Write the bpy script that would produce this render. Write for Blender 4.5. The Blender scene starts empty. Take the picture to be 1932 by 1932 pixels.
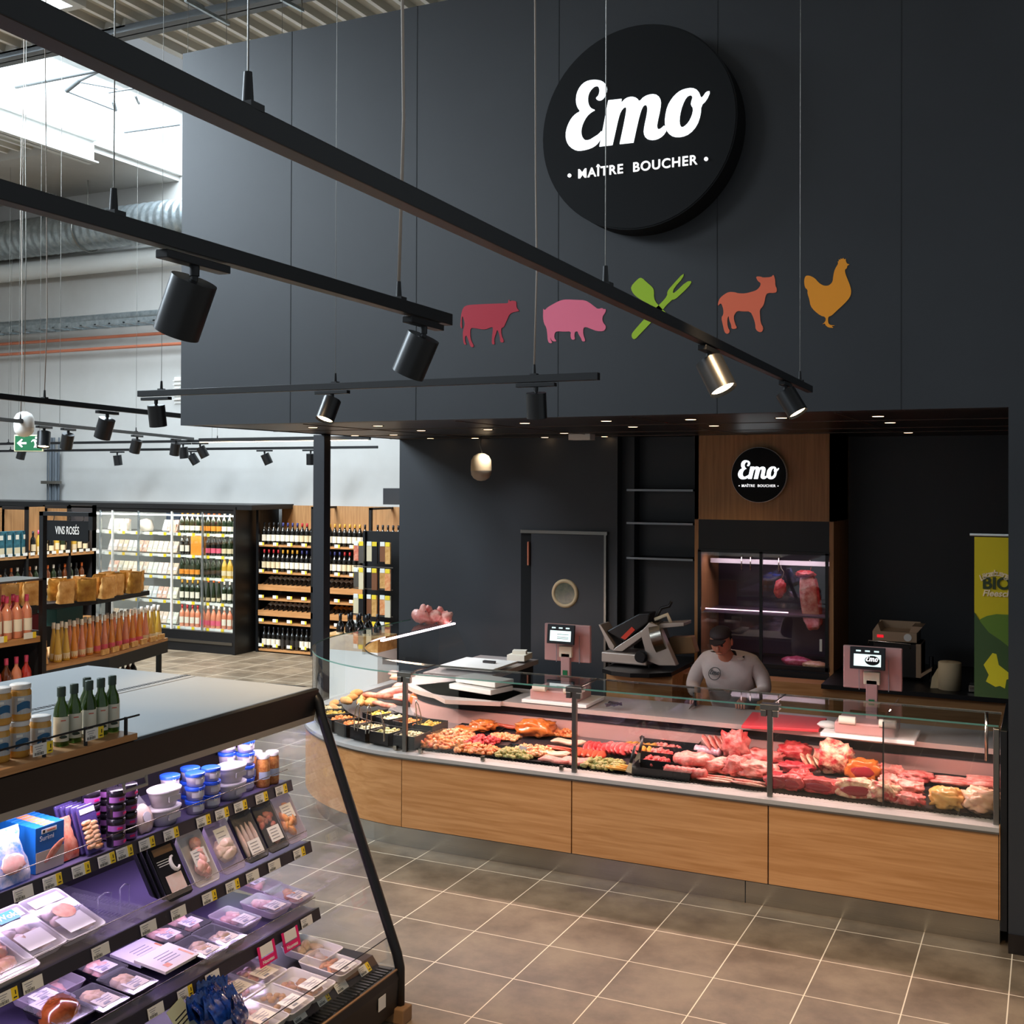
import bpy, math, random
from mathutils import Vector, Matrix, noise
random.seed(7)
COL = bpy.context.scene.collection
SC = bpy.context.scene
PI = math.pi
# ---------------- camera, world, exposure ----------------
cd = bpy.data.cameras.new('camera'); cam = bpy.data.objects.new('camera', cd); COL.objects.link(cam)
R_ = Matrix(((0.903026, 0.429571, 0.003665), (-7.3e-05, -0.008378, 0.999965), (0.429587, -0.902994, -0.007534))).transposed().to_4x4()
cam.matrix_world = Matrix.Translation((3.7916, -6.9682, 2.5029)) @ R_
cd.lens = 39.9334; cd.shift_y = -0.03988
cd.sensor_width = 36; cd.clip_start = .05; cd.clip_end = 100
SC.camera = cam
W = bpy.data.worlds.new('world'); SC.world = W; W.use_nodes = True
W.node_tree.nodes['Background'].inputs[0].default_value = (.84, .93, 1, 1)
W.node_tree.nodes['Background'].inputs[1].default_value = .24
SC.view_settings.view_transform = 'Standard'; SC.view_settings.look = 'None'
SC.view_settings.exposure = .5; SC.view_settings.gamma = 1; SC.view_settings.use_curve_mapping = False
SC.cycles.use_denoising = True; SC.cycles.max_bounces = 7; SC.cycles.transparent_max_bounces = 24
SC.cycles.glossy_bounces = 3; SC.cycles.transmission_bounces = 5; SC.cycles.diffuse_bounces = 3
SC.cycles.caustics_reflective = False; SC.cycles.caustics_refractive = False
SC.cycles.sample_clamp_indirect = 4

def area(name, loc, size, power, color, aim=(0, 0, -1), sy=None, parent=None, spread=PI):
    l = bpy.data.lights.new(name, 'AREA'); l.shape = 'RECTANGLE'; l.size = size; l.size_y = sy or size
    l.energy = power; l.color = color; l.spread = spread
    o = bpy.data.objects.new(name, l); COL.objects.link(o); o.location = loc
    o.rotation_euler = Vector(aim).to_track_quat('-Z', 'Y').to_euler()
    if parent: o.parent = parent
    return o
def spot(name, loc, power, color, aim, ang=50, blend=.6, r=.04):
    l = bpy.data.lights.new(name, 'SPOT'); l.energy = power; l.color = color; l.spot_size = math.radians(ang)
    l.spot_blend = blend; l.shadow_soft_size = r
    o = bpy.data.objects.new(name, l); COL.objects.link(o); o.location = loc
    o.rotation_euler = Vector(aim).to_track_quat('-Z', 'Y').to_euler()
    return o
DAY = (.74, .88, 1); WARM = (1, .68, .37)
# daylight through the two rooflights, seen from below as bright opal panels
area('daylight_skylight', (-6.9, 4.6, 8.3), 3.3, 600, DAY, sy=4.6)
area('daylight_skylight_front', (-6.9, -2.9, 8.3), 3.3, 2300, DAY, sy=8.4, aim=(.35, .25, -1))
# fill added for the facade sheen, as from unseen rooflight bays behind the camera
area('unseen_bay_fill', (-6.5, -11.5, 7.4), 5, 300, (.80, .90, 1), sy=3, aim=(0, .55, -1))

# ---------------- materials ----------------
def hx(s):
    s = s.lstrip('#'); v = [int(s[i:i+2], 16)/255 for i in (0, 2, 4)]
    return tuple(((c+.055)/1.055)**2.4 if c > .04045 else c/12.92 for c in v) + (1,)
M = {}
def mat(name, col='#808080', rough=.5, metal=0, alpha=1, emit=0, ecol=None, trans=0, ior=1.45, coat=0, noise=0, nscale=20, ncol=None, bump=0, bscale=60, stretch=None, spec=None):
    if name in M: return M[name]
    m = bpy.data.materials.new(name); m.use_nodes = True; nt = m.node_tree; b = nt.nodes['Principled BSDF']
    c = hx(col) if isinstance(col, str) else tuple(col)+(1,)
    b.inputs['Base Color'].default_value = c; b.inputs['Roughness'].default_value = rough
    b.inputs['Metallic'].default_value = metal; b.inputs['Alpha'].default_value = alpha
    b.inputs['Transmission Weight'].default_value = trans; b.inputs['IOR'].default_value = ior
    b.inputs['Coat Weight'].default_value = coat
    if spec is not None: b.inputs['Specular IOR Level'].default_value = spec
    if emit:
        b.inputs['Emission Color'].default_value = hx(ecol or col); b.inputs['Emission Strength'].default_value = emit
    tc = mp = None
    if noise or bump:
        tc = nt.nodes.new('ShaderNodeTexCoord'); mp = nt.nodes.new('ShaderNodeMapping')
        nt.links.new(tc.outputs['Object'], mp.inputs['Vector'])
        if stretch: mp.inputs['Scale'].default_value = stretch
    if noise:
        n = nt.nodes.new('ShaderNodeTexNoise'); n.inputs['Scale'].default_value = nscale; n.inputs['Detail'].default_value = 5
        n.inputs['Roughness'].default_value = .6
        nt.links.new(mp.outputs[0], n.inputs['Vector'])
        r = nt.nodes.new('ShaderNodeValToRGB'); r.color_ramp.elements[0].position = .5-.5*(1-noise)*.6-.05; r.color_ramp.elements[1].position = .5+.5*(1-noise)*.6+.05
        c2 = hx(ncol) if ncol else tuple(x*.6 for x in c[:3])+(1,)
        r.color_ramp.elements[0].color = c2; r.color_ramp.elements[1].color = c
        nt.links.new(n.outputs[0], r.inputs[0]); nt.links.new(r.outputs[0], b.inputs['Base Color'])
    if bump:
        n = nt.nodes.new('ShaderNodeTexNoise'); n.inputs['Scale'].default_value = bscale; nt.links.new(mp.outputs[0], n.inputs['Vector'])
        u = nt.nodes.new('ShaderNodeBump'); u.inputs['Strength'].default_value = bump; u.inputs['Distance'].default_value = .01
        nt.links.new(n.outputs[0], u.inputs['Height']); nt.links.new(u.outputs[0], b.inputs['Normal'])
    M[name] = m; return m
def glass(name, tint=(1, 1, 1), refl=.12, rough=.02, body=0):
    # thin pane: mostly see-through with a fresnel reflection
    m = bpy.data.materials.new(name); m.use_nodes = True; nt = m.node_tree; nt.nodes.clear()
    o = nt.nodes.new('ShaderNodeOutputMaterial'); t = nt.nodes.new('ShaderNodeBsdfTransparent'); g = nt.nodes.new('ShaderNodeBsdfGlossy')
    t.inputs[0].default_value = tuple(tint)+(1,); g.inputs['Roughness'].default_value = rough
    f = nt.nodes.new('ShaderNodeFresnel'); ge = nt.nodes.new('ShaderNodeNewGeometry'); io = nt.nodes.new('ShaderNodeMath'); io.operation = 'MULTIPLY_ADD'; io.inputs[1].default_value = 1/1.45-1.45; io.inputs[2].default_value = 1.45
    nt.links.new(ge.outputs['Backfacing'], io.inputs[0]); nt.links.new(io.outputs[0], f.inputs[0])
    a = nt.nodes.new('ShaderNodeMath'); a.operation = 'MULTIPLY_ADD'; a.inputs[1].default_value = 1.0; a.inputs[2].default_value = refl*.3; a.use_clamp = True
    x = nt.nodes.new('ShaderNodeMixShader'); nt.links.new(f.outputs[0], a.inputs[0]); nt.links.new(a.outputs[0], x.inputs[0])
    last = t
    if body:
        d = nt.nodes.new('ShaderNodeBsdfDiffuse'); d.inputs[0].default_value = (1, 1, 1, 1)
        y = nt.nodes.new('ShaderNodeMixShader'); y.inputs[0].default_value = body
        nt.links.new(t.outputs[0], y.inputs[1]); nt.links.new(d.outputs[0], y.inputs[2]); last = y
    nt.links.new(last.outputs[0], x.inputs[1]); nt.links.new(g.outputs[0], x.inputs[2]); nt.links.new(x.outputs[0], o.inputs[0])
    M[name] = m; return m
def oak(name, base='#b98552', dark='#a06f40', axis=0, s=1.0):
    m = bpy.data.materials.new(name); m.use_nodes = True; nt = m.node_tree; b = nt.nodes['Principled BSDF']
    tc = nt.nodes.new('ShaderNodeTexCoord'); mp = nt.nodes.new('ShaderNodeMapping'); nt.links.new(tc.outputs['Object'], mp.inputs[0])
    sc = [26*s, 26*s, 26*s]; sc[axis] = 1.3*s; mp.inputs['Scale'].default_value = sc
    n = nt.nodes.new('ShaderNodeTexNoise'); n.inputs['Scale'].default_value = 1.6; n.inputs['Detail'].default_value = 6; n.inputs['Distortion'].default_value = .6
    nt.links.new(mp.outputs[0], n.inputs[0])
    r = nt.nodes.new('ShaderNodeValToRGB'); r.color_ramp.elements[0].position = .32; r.color_ramp.elements[1].position = .68
    r.color_ramp.elements[0].color = hx(dark); r.color_ramp.elements[1].color = hx(base)
    nt.links.new(n.outputs[0], r.inputs[0]); nt.links.new(r.outputs[0], b.inputs['Base Color'])
    b.inputs['Roughness'].default_value = .5; M[name] = m; return m
def tiles():
    m = bpy.data.materials.new('floor_tile'); m.use_nodes = True; nt = m.node_tree; b = nt.nodes['Principled BSDF']; L = nt.links.new
    g = nt.nodes.new('ShaderNodeNewGeometry'); s = nt.nodes.new('ShaderNodeSeparateXYZ'); L(g.outputs['Position'], s.inputs[0])
    def ma(op, a, b_=None, clamp=False):
        n = nt.nodes.new('ShaderNodeMath'); n.operation = op; n.use_clamp = clamp
        for i, v in enumerate((a, b_)):
            if v is None: continue
            if isinstance(v, (int, float)): n.inputs[i].default_value = v
            else: L(v, n.inputs[i])
        return n.outputs[0]
    ln = []
    for k in (0, 1):
        u = ma('DIVIDE', s.outputs[k], .45); f = ma('FRACT', ma('ADD', u, 100.0)); d = ma('MINIMUM', f, ma('SUBTRACT', 1.0, f))
        ln.append(ma('LESS_THAN', d, .0066))
    line = ma('MAXIMUM', *ln)
    n = nt.nodes.new('ShaderNodeTexNoise'); n.inputs['Scale'].default_value = 2.6; n.inputs['Detail'].default_value = 8; n.inputs['Roughness'].default_value = .65
    L(g.outputs['Position'], n.inputs['Vector'])
    r = nt.nodes.new('ShaderNodeValToRGB'); r.color_ramp.elements[0].position = .36; r.color_ramp.elements[1].position = .64
    r.color_ramp.elements[0].color = hx('#5c4f3f'); r.color_ramp.elements[1].color = hx('#857560'); L(n.outputs[0], r.inputs[0])
    x = nt.nodes.new('ShaderNodeMix'); x.data_type = 'RGBA'; L(line, x.inputs[0]); L(r.outputs[0], x.inputs[6]); x.inputs[7].default_value = hx('#e6d8bf')
    L(x.outputs[2], b.inputs['Base Color']); b.inputs['Roughness'].default_value = .42
    rr = ma('ADD', ma('MULTIPLY', n.outputs[0], .25), .3); L(rr, b.inputs['Roughness'])
    M['floor_tile'] = m
tiles()
oak('oak', '#bd8a58', '#a5713f', 0); oak('oak_v', '#bb8b5a', '#9f7145', 2); oak('oak_y', '#c08d5a', '#a87644', 1)
glass('pane', (.985, 1, .99), .10); glass('pane_soft', (.97, .98, .98), .12, .05, .05); glass('acrylic', (.93, .92, .97), .2, .05, .10); glass('film', (.97, .97, 1), .25, .12, .08)
mat('glass_edge', '#5f9183', .2, alpha=.85)
mat('black_wall', '#2a2d31', .45, noise=.3, nscale=1.1, ncol='#232529', spec=.6); mat('black_paint', '#26272b', .5); mat('black_metal', '#0f1012', .42, spec=.5)
mat('soffit_black', '#1c1512', .35, noise=.3, nscale=6, ncol='#120c0a'); mat('seam', '#1e2023', .8)
mat('plaster', '#c2bfba', .9, noise=.5, nscale=.7, ncol='#b4b0aa'); mat('white_steel', '#dcdcd8', .4); mat('rail_grey', '#b5b1ad', .35, .3); mat('cord_beige', '#a3968a', .6); mat('deck_grey', '#cdc9bd', .6); mat('deck_white_lit', '#ffffff', .6)
mat('galv', '#b9c0c2', .3, .8, noise=.4, nscale=14, ncol='#8d979b'); mat('steel', '#b3aca0', .22, 1, bump=.05, bscale=200, stretch=(.02, 1, 1)); mat('steel_dark', '#84817b', .33, 1)
mat('copper', '#c9785a', .4, .3); mat('grey_paint', '#62686e', .5); mat('white', '#e9e6e0', .5); mat('white_gloss', '#f1eeea', .25); mat('black_plastic', '#17171a', .35)
mat('grey_plastic', '#8d8c92', .45); mat('led_warm', '#ffe9c8', .5, emit=9, ecol='#ffe2b5'); mat('led_white', '#ffffff', .5, emit=7, ecol='#f4fbff'); mat('led_pink', '#ffdfe6', .5, emit=6, ecol='#ffdfe8')
mat('sign_white', '#ffffff', .5, emit=1.1, ecol='#f2fbff'); mat('sign_soft', '#ffffff', .5, emit=.55, ecol='#ffffff'); mat('sign_black', '#08090b', .6, spec=.25)
mat('price_yellow', '#f0cf2c', .6); mat('price_white', '#e8e6de', .6); mat('ink', '#1a1a1c', .6); mat('magenta', '#e0106a', .5); mat('pvc', '#34303a', .4); mat('rubber', '#1a1a1a', .8)

# ---------------- mesh builder ----------------
def frame(d):
    d = Vector(d).normalized(); a = Vector((0, 0, 1)) if abs(d.z) < .95 else Vector((1, 0, 0))
    u = d.cross(a).normalized(); return u, d.cross(u)
class MB:
    def __init__(s): s.v = []; s.f = []; s.m = []; s.sm = []
    def add(s, V, F, m=0, sm=False, T=None):
        k = len(s.v); s.v += [tuple(T @ Vector(p)) if T else tuple(p) for p in V]
        s.f += [tuple(i+k for i in f) for f in F]; s.m += [m]*len(F); s.sm += [sm]*len(F); return s
    def box(s, c, d, m=0, T=None, taper=1):
        x, y, z = [q/2 for q in d]; V = []
        for k in (-1, 1):
            t = taper if k > 0 else 1
            for i, j in ((-1, -1), (1, -1), (1, 1), (-1, 1)): V.append((c[0]+i*x*t, c[1]+j*y*t, c[2]+k*z))
        return s.add(V, [(3, 2, 1, 0), (4, 5, 6, 7), (0, 1, 5, 4), (1, 2, 6, 5), (2, 3, 7, 6), (3, 0, 4, 7)], m, False, T)
    def span(s, a, b, m=0): return s.box([(p+q)/2 for p, q in zip(a, b)], [abs(q-p) for p, q in zip(a, b)], m)
    def cyl(s, p0, p1, r0, r1=None, n=16, m=0, cap=True, sm=True, T=None):
        r1 = r0 if r1 is None else r1; p0 = Vector(p0); p1 = Vector(p1); u, w = frame(p1-p0)
        V = [p+(u*math.cos(2*PI*i/n)+w*math.sin(2*PI*i/n))*r for p, r in ((p0, r0), (p1, r1)) for i in range(n)]
        F = [(i, (i+1) % n, n+(i+1) % n, n+i) for i in range(n)]
        s.add(V, F, m, sm, T)
        if cap:
            s.add(V[:n], [tuple(range(n-1, -1, -1))], m, False, T); s.add(V[n:], [tuple(range(n))], m, False, T)
        return s
    def lathe(self, prof, n=18, c=(0, 0, 0), ms=None, T=None, sx=1, sy=1):
        V = [(c[0]+r*sx*math.cos(2*PI*i/n), c[1]+r*sy*math.sin(2*PI*i/n), c[2]+z) for r, z in prof for i in range(n)]
        k0 = len(self.v); self.v += [tuple(T @ Vector(p)) if T else tuple(p) for p in V]
        for k in range(len(prof)-1):
            self.f += [(k0+k*n+i, k0+k*n+(i+1) % n, k0+(k+1)*n+(i+1) % n, k0+(k+1)*n+i) for i in range(n)]
            self.m += [ms[k] if ms else 0]*n; self.sm += [True]*n
        return self
    def tube(s, pts, r, n=8, m=0, closed=False):
        P = [Vector(p) for p in pts]; R = r if isinstance(r, (list, tuple)) else [r]*len(P); V = []; L = len(P)
        u = None
        for i in range(L):
            if closed: d = P[(i+1) % L]-P[i-1]
            else: d = P[min(i+1, L-1)]-P[max(i-1, 0)]
            if u is None: u, w = frame(d)
            d.normalize(); u = (u-d*u.dot(d)).normalized(); w = d.cross(u)
            V += [P[i]+(u*math.cos(2*PI*k/n)+w*math.sin(2*PI*k/n))*R[i] for k in range(n)]
        F = []
        for i in range(L if closed else L-1):
            j = (i+1) % L
            F += [(i*n+k, i*n+(k+1) % n, j*n+(k+1) % n, j*n+k) for k in range(n)]
        if not closed: F += [tuple(range(n-1, -1, -1)), tuple((L-1)*n+k for k in range(n))]
        return s.add(V, F, m, True)
    def prism(s, poly, d, m=0, T=None):   # poly: list of 3-D points, d: extrusion vector
        n = len(poly); V = [Vector(p) for p in poly]+[Vector(p)+Vector(d) for p in poly]
        return s.add(V, [tuple(range(n-1, -1, -1)), tuple(range(n, 2*n))]+[(i, (i+1) % n, n+(i+1) % n, n+i) for i in range(n)], m, False, T)
    def sheet(s, rows, m=0, sm=True, closed=False):   # grid of points
        R = len(rows); Cn = len(rows[0]); V = [p for r in rows for p in r]
        F = [(i*Cn+j, i*Cn+(j+1) % Cn, (i+1)*Cn+(j+1) % Cn, (i+1)*Cn+j) for i in range(R-1) for j in range(Cn if closed else Cn-1)]
        return s.add(V, F, m, sm)
    def blob(s, c, r, seed=0, amp=.18, fr=2.2, n=14, m=0, T=None, flat=0, mfun=None, pw=1):
        V = []; F = []; R = n
        for i in range(R+1):
            th = PI*i/R
            for j in range(2*n):
                ph = PI*j/n
                d = Vector((math.sin(th)*math.cos(ph), math.sin(th)*math.sin(ph), math.cos(th)))
                q = 1+amp*noise.noise(d*fr+Vector((seed*3.7, seed*1.3, seed)))+amp*.45*noise.noise(d*fr*3+Vector((seed, 9, seed*2)))
                d2 = Vector([math.copysign(abs(t)**pw, t) for t in d]) if pw != 1 else d
                p = Vector((c[0]+d2.x*r[0]*q, c[1]+d2.y*r[1]*q, c[2]+max(d2.z*q, -1+flat)*r[2])); V.append(p)
        w = 2*n
        F = [(i*w+j, i*w+(j+1) % w, (i+1)*w+(j+1) % w, (i+1)*w+j) for i in range(R) for j in range(w)]
        return s.add(V, F, m, True, T)
    def build(s, name, mats, parent=None, loc=None, bevel=0, sub=0, rot=None):
        me = bpy.data.meshes.new(name); me.from_pydata(s.v, [], s.f)
        if isinstance(mats, str): mats = [mats]
        for x in mats: me.materials.append(M[x])
        me.polygons.foreach_set('material_index', s.m); me.polygons.foreach_set('use_smooth', s.sm); me.update()
        o = bpy.data.objects.new(name, me); COL.objects.link(o)
        if parent: o.parent = parent
        if loc: o.location = loc
        if rot: o.rotation_euler = rot
        if bevel:
            b = o.modifiers.new('b', 'BEVEL'); b.width = bevel; b.segments = 2; b.limit_method = 'ANGLE'
        if sub:
            b = o.modifiers.new('s', 'SUBSURF'); b.levels = b.render_levels = sub
        return o
def tag(o, label=None, cat=None, group=None, kind=None):
    if label: o['label'] = label
    if cat: o['category'] = cat
    if group: o['group'] = group
    if kind: o['kind'] = kind
    return o
def thing(name, label, cat, loc=(0, 0, 0), rz=0, group=None):
    o = bpy.data.objects.new(name, None); COL.objects.link(o); o.location = loc; o.rotation_euler = (0, 0, rz); o.empty_display_size = .05
    return tag(o, label, cat, group)
def struct(name, mb, mats, **k): return tag(mb.build(name, mats, **k), kind='structure')
def dup(o, loc=None, rot=None, label=None, group=None, parent=None, scale=None):
    c = o.copy(); COL.objects.link(c)
    if parent: c.parent = parent
    if loc is not None: c.location = loc
    if rot is not None: c.rotation_euler = rot
    if scale is not None: c.scale = scale
    if label: c['label'] = label
    if group: c['group'] = group
    for ch in list(o.children): dup(ch, parent=c)
    return c
def curve_mesh(name, cu, mname, parent, T):
    tmp = bpy.data.objects.new('tmp', cu); me = bpy.data.meshes.new_from_object(tmp); me.name = name
    bpy.data.objects.remove(tmp); bpy.data.curves.remove(cu)
    me.materials.clear(); me.materials.append(M[mname]); me.polygons.foreach_set('material_index', [0]*len(me.polygons))
    o = bpy.data.objects.new(name, me); COL.objects.link(o)
    if parent: o.parent = parent
    if T is not None: o.matrix_local = T
    return o
def flat(name, polys, mname, parent=None, ext=.002, T=None):   # filled outline(s) in local XY, holes allowed
    cu = bpy.data.curves.new(name, 'CURVE'); cu.dimensions = '2D'; cu.fill_mode = 'BOTH'; cu.extrude = ext
    for p in polys:
        sp = cu.splines.new('POLY'); sp.points.add(len(p)-1); sp.use_cyclic_u = True
        for i, q in enumerate(p): sp.points[i].co = (q[0], q[1], 0, 1)
    return curve_mesh(name, cu, mname, parent, T)
def text(name, s, size, mname, parent=None, T=None, ext=.001, align='CENTER', bold=0, space=1, shear=0):
    cu = bpy.data.curves.new(name, 'FONT'); cu.body = s; cu.size = size; cu.extrude = ext; cu.align_x = align; cu.align_y = 'CENTER'
    cu.offset = bold; cu.space_character = space; cu.shear = shear
    return curve_mesh(name, cu, mname, parent, T)
def face_to(loc, x, up=(0, 0, 1)):   # matrix whose local X runs along x and local Y along up
    x = Vector(x).normalized(); up = Vector(up); z = x.cross(up).normalized(); y = z.cross(x)
    return Matrix.Translation(loc) @ Matrix((x, y, z)).transposed().to_4x4()
def smooth_poly(p, it=2):
    for _ in range(it):
        q = []
        for i in range(len(p)):
            a = p[i]; b = p[(i+1) % len(p)]
            q += [(a[0]*.75+b[0]*.25, a[1]*.75+b[1]*.25), (a[0]*.25+b[0]*.75, a[1]*.25+b[1]*.75)]
        p = q
    return p
LET = {'E': [[(-0.235, 0.319), (-0.204, 0.3), (-0.188, 0.268), (-0.192, 0.232), (-0.211, 0.202), (-0.234, 0.193), (-0.254, 0.201), (-0.26, 0.214), (-0.246, 0.222), (-0.237, 0.242), (-0.236, 0.264), (-0.246, 0.284), (-0.266, 0.288), (-0.289, 0.275), (-0.309, 0.249), (-0.316, 0.213), (-0.308, 0.175), (-0.289, 0.151), (-0.263, 0.14), (-0.289, 0.132), (-0.32, 0.111), (-0.347, 0.07), (-0.359, 0.028), (-0.355, -0.009), (-0.335, -0.038), (-0.304, -0.042), (-0.272, -0.027), (-0.241, -0.013), (-0.218, 0.01), (-0.224, -0.026), (-0.233, -0.05), (-0.257, -0.077), (-0.296, -0.094), (-0.351, -0.1), (-0.39, -0.096), (-0.43, -0.07), (-0.454, -0.034), (-0.462, 0.012), (-0.451, 0.062), (-0.423, 0.11), (-0.391, 0.135), (-0.362, 0.144), (-0.383, 0.171), (-0.393, 0.209), (-0.388, 0.26), (-0.364, 0.301), (-0.329, 0.325), (-0.282, 0.329)]], 'm': [[(-0.178, 0.187), (-0.178, 0.187), (-0.093, 0.184), (-0.093, 0.184), (-0.099, 0.157), (-0.065, 0.185), (-0.027, 0.189), (0.007, 0.175), (0.02, 0.15), (0.052, 0.179), (0.101, 0.187), (0.138, 0.174), (0.157, 0.14), (0.153, 0.09), (0.135, 0.014), (0.131, -0.014), (0.139, -0.033), (0.157, -0.031), (0.183, -0.01), (0.194, -0.043), (0.168, -0.076), (0.131, -0.092), (0.094, -0.091), (0.064, -0.077), (0.049, -0.046), (0.053, -0.004), (0.071, 0.073), (0.073, 0.112), (0.06, 0.13), (0.041, 0.12), (0.022, 0.072), (0.0, -0.018), (-0.017, -0.092), (-0.017, -0.092), (-0.104, -0.09), (-0.104, -0.09), (-0.08, 0.014), (-0.063, 0.098), (-0.061, 0.127), (-0.076, 0.133), (-0.099, 0.11), (-0.114, 0.069), (-0.129, 0.006), (-0.152, -0.09), (-0.152, -0.09), (-0.236, -0.089), (-0.236, -0.089), (-0.21, 0.031), (-0.191, 0.13)]], 'o': [[(0.299, 0.187), (0.35, 0.188), (0.386, 0.167), (0.404, 0.119), (0.415, 0.125), (0.436, 0.152), (0.461, 0.152), (0.436, 0.101), (0.404, 0.076), (0.401, 0.021), (0.38, -0.039), (0.336, -0.083), (0.286, -0.097), (0.235, -0.09), (0.201, -0.062), (0.183, -0.02), (0.183, 0.036), (0.197, 0.098), (0.227, 0.144), (0.263, 0.174)], [(0.314, 0.139), (0.339, 0.148), (0.354, 0.133), (0.345, 0.106), (0.342, 0.086), (0.358, 0.062), (0.349, 0.021), (0.329, -0.015), (0.3, -0.039), (0.282, -0.038), (0.271, -0.011), (0.274, 0.038), (0.289, 0.093)]]}
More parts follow.
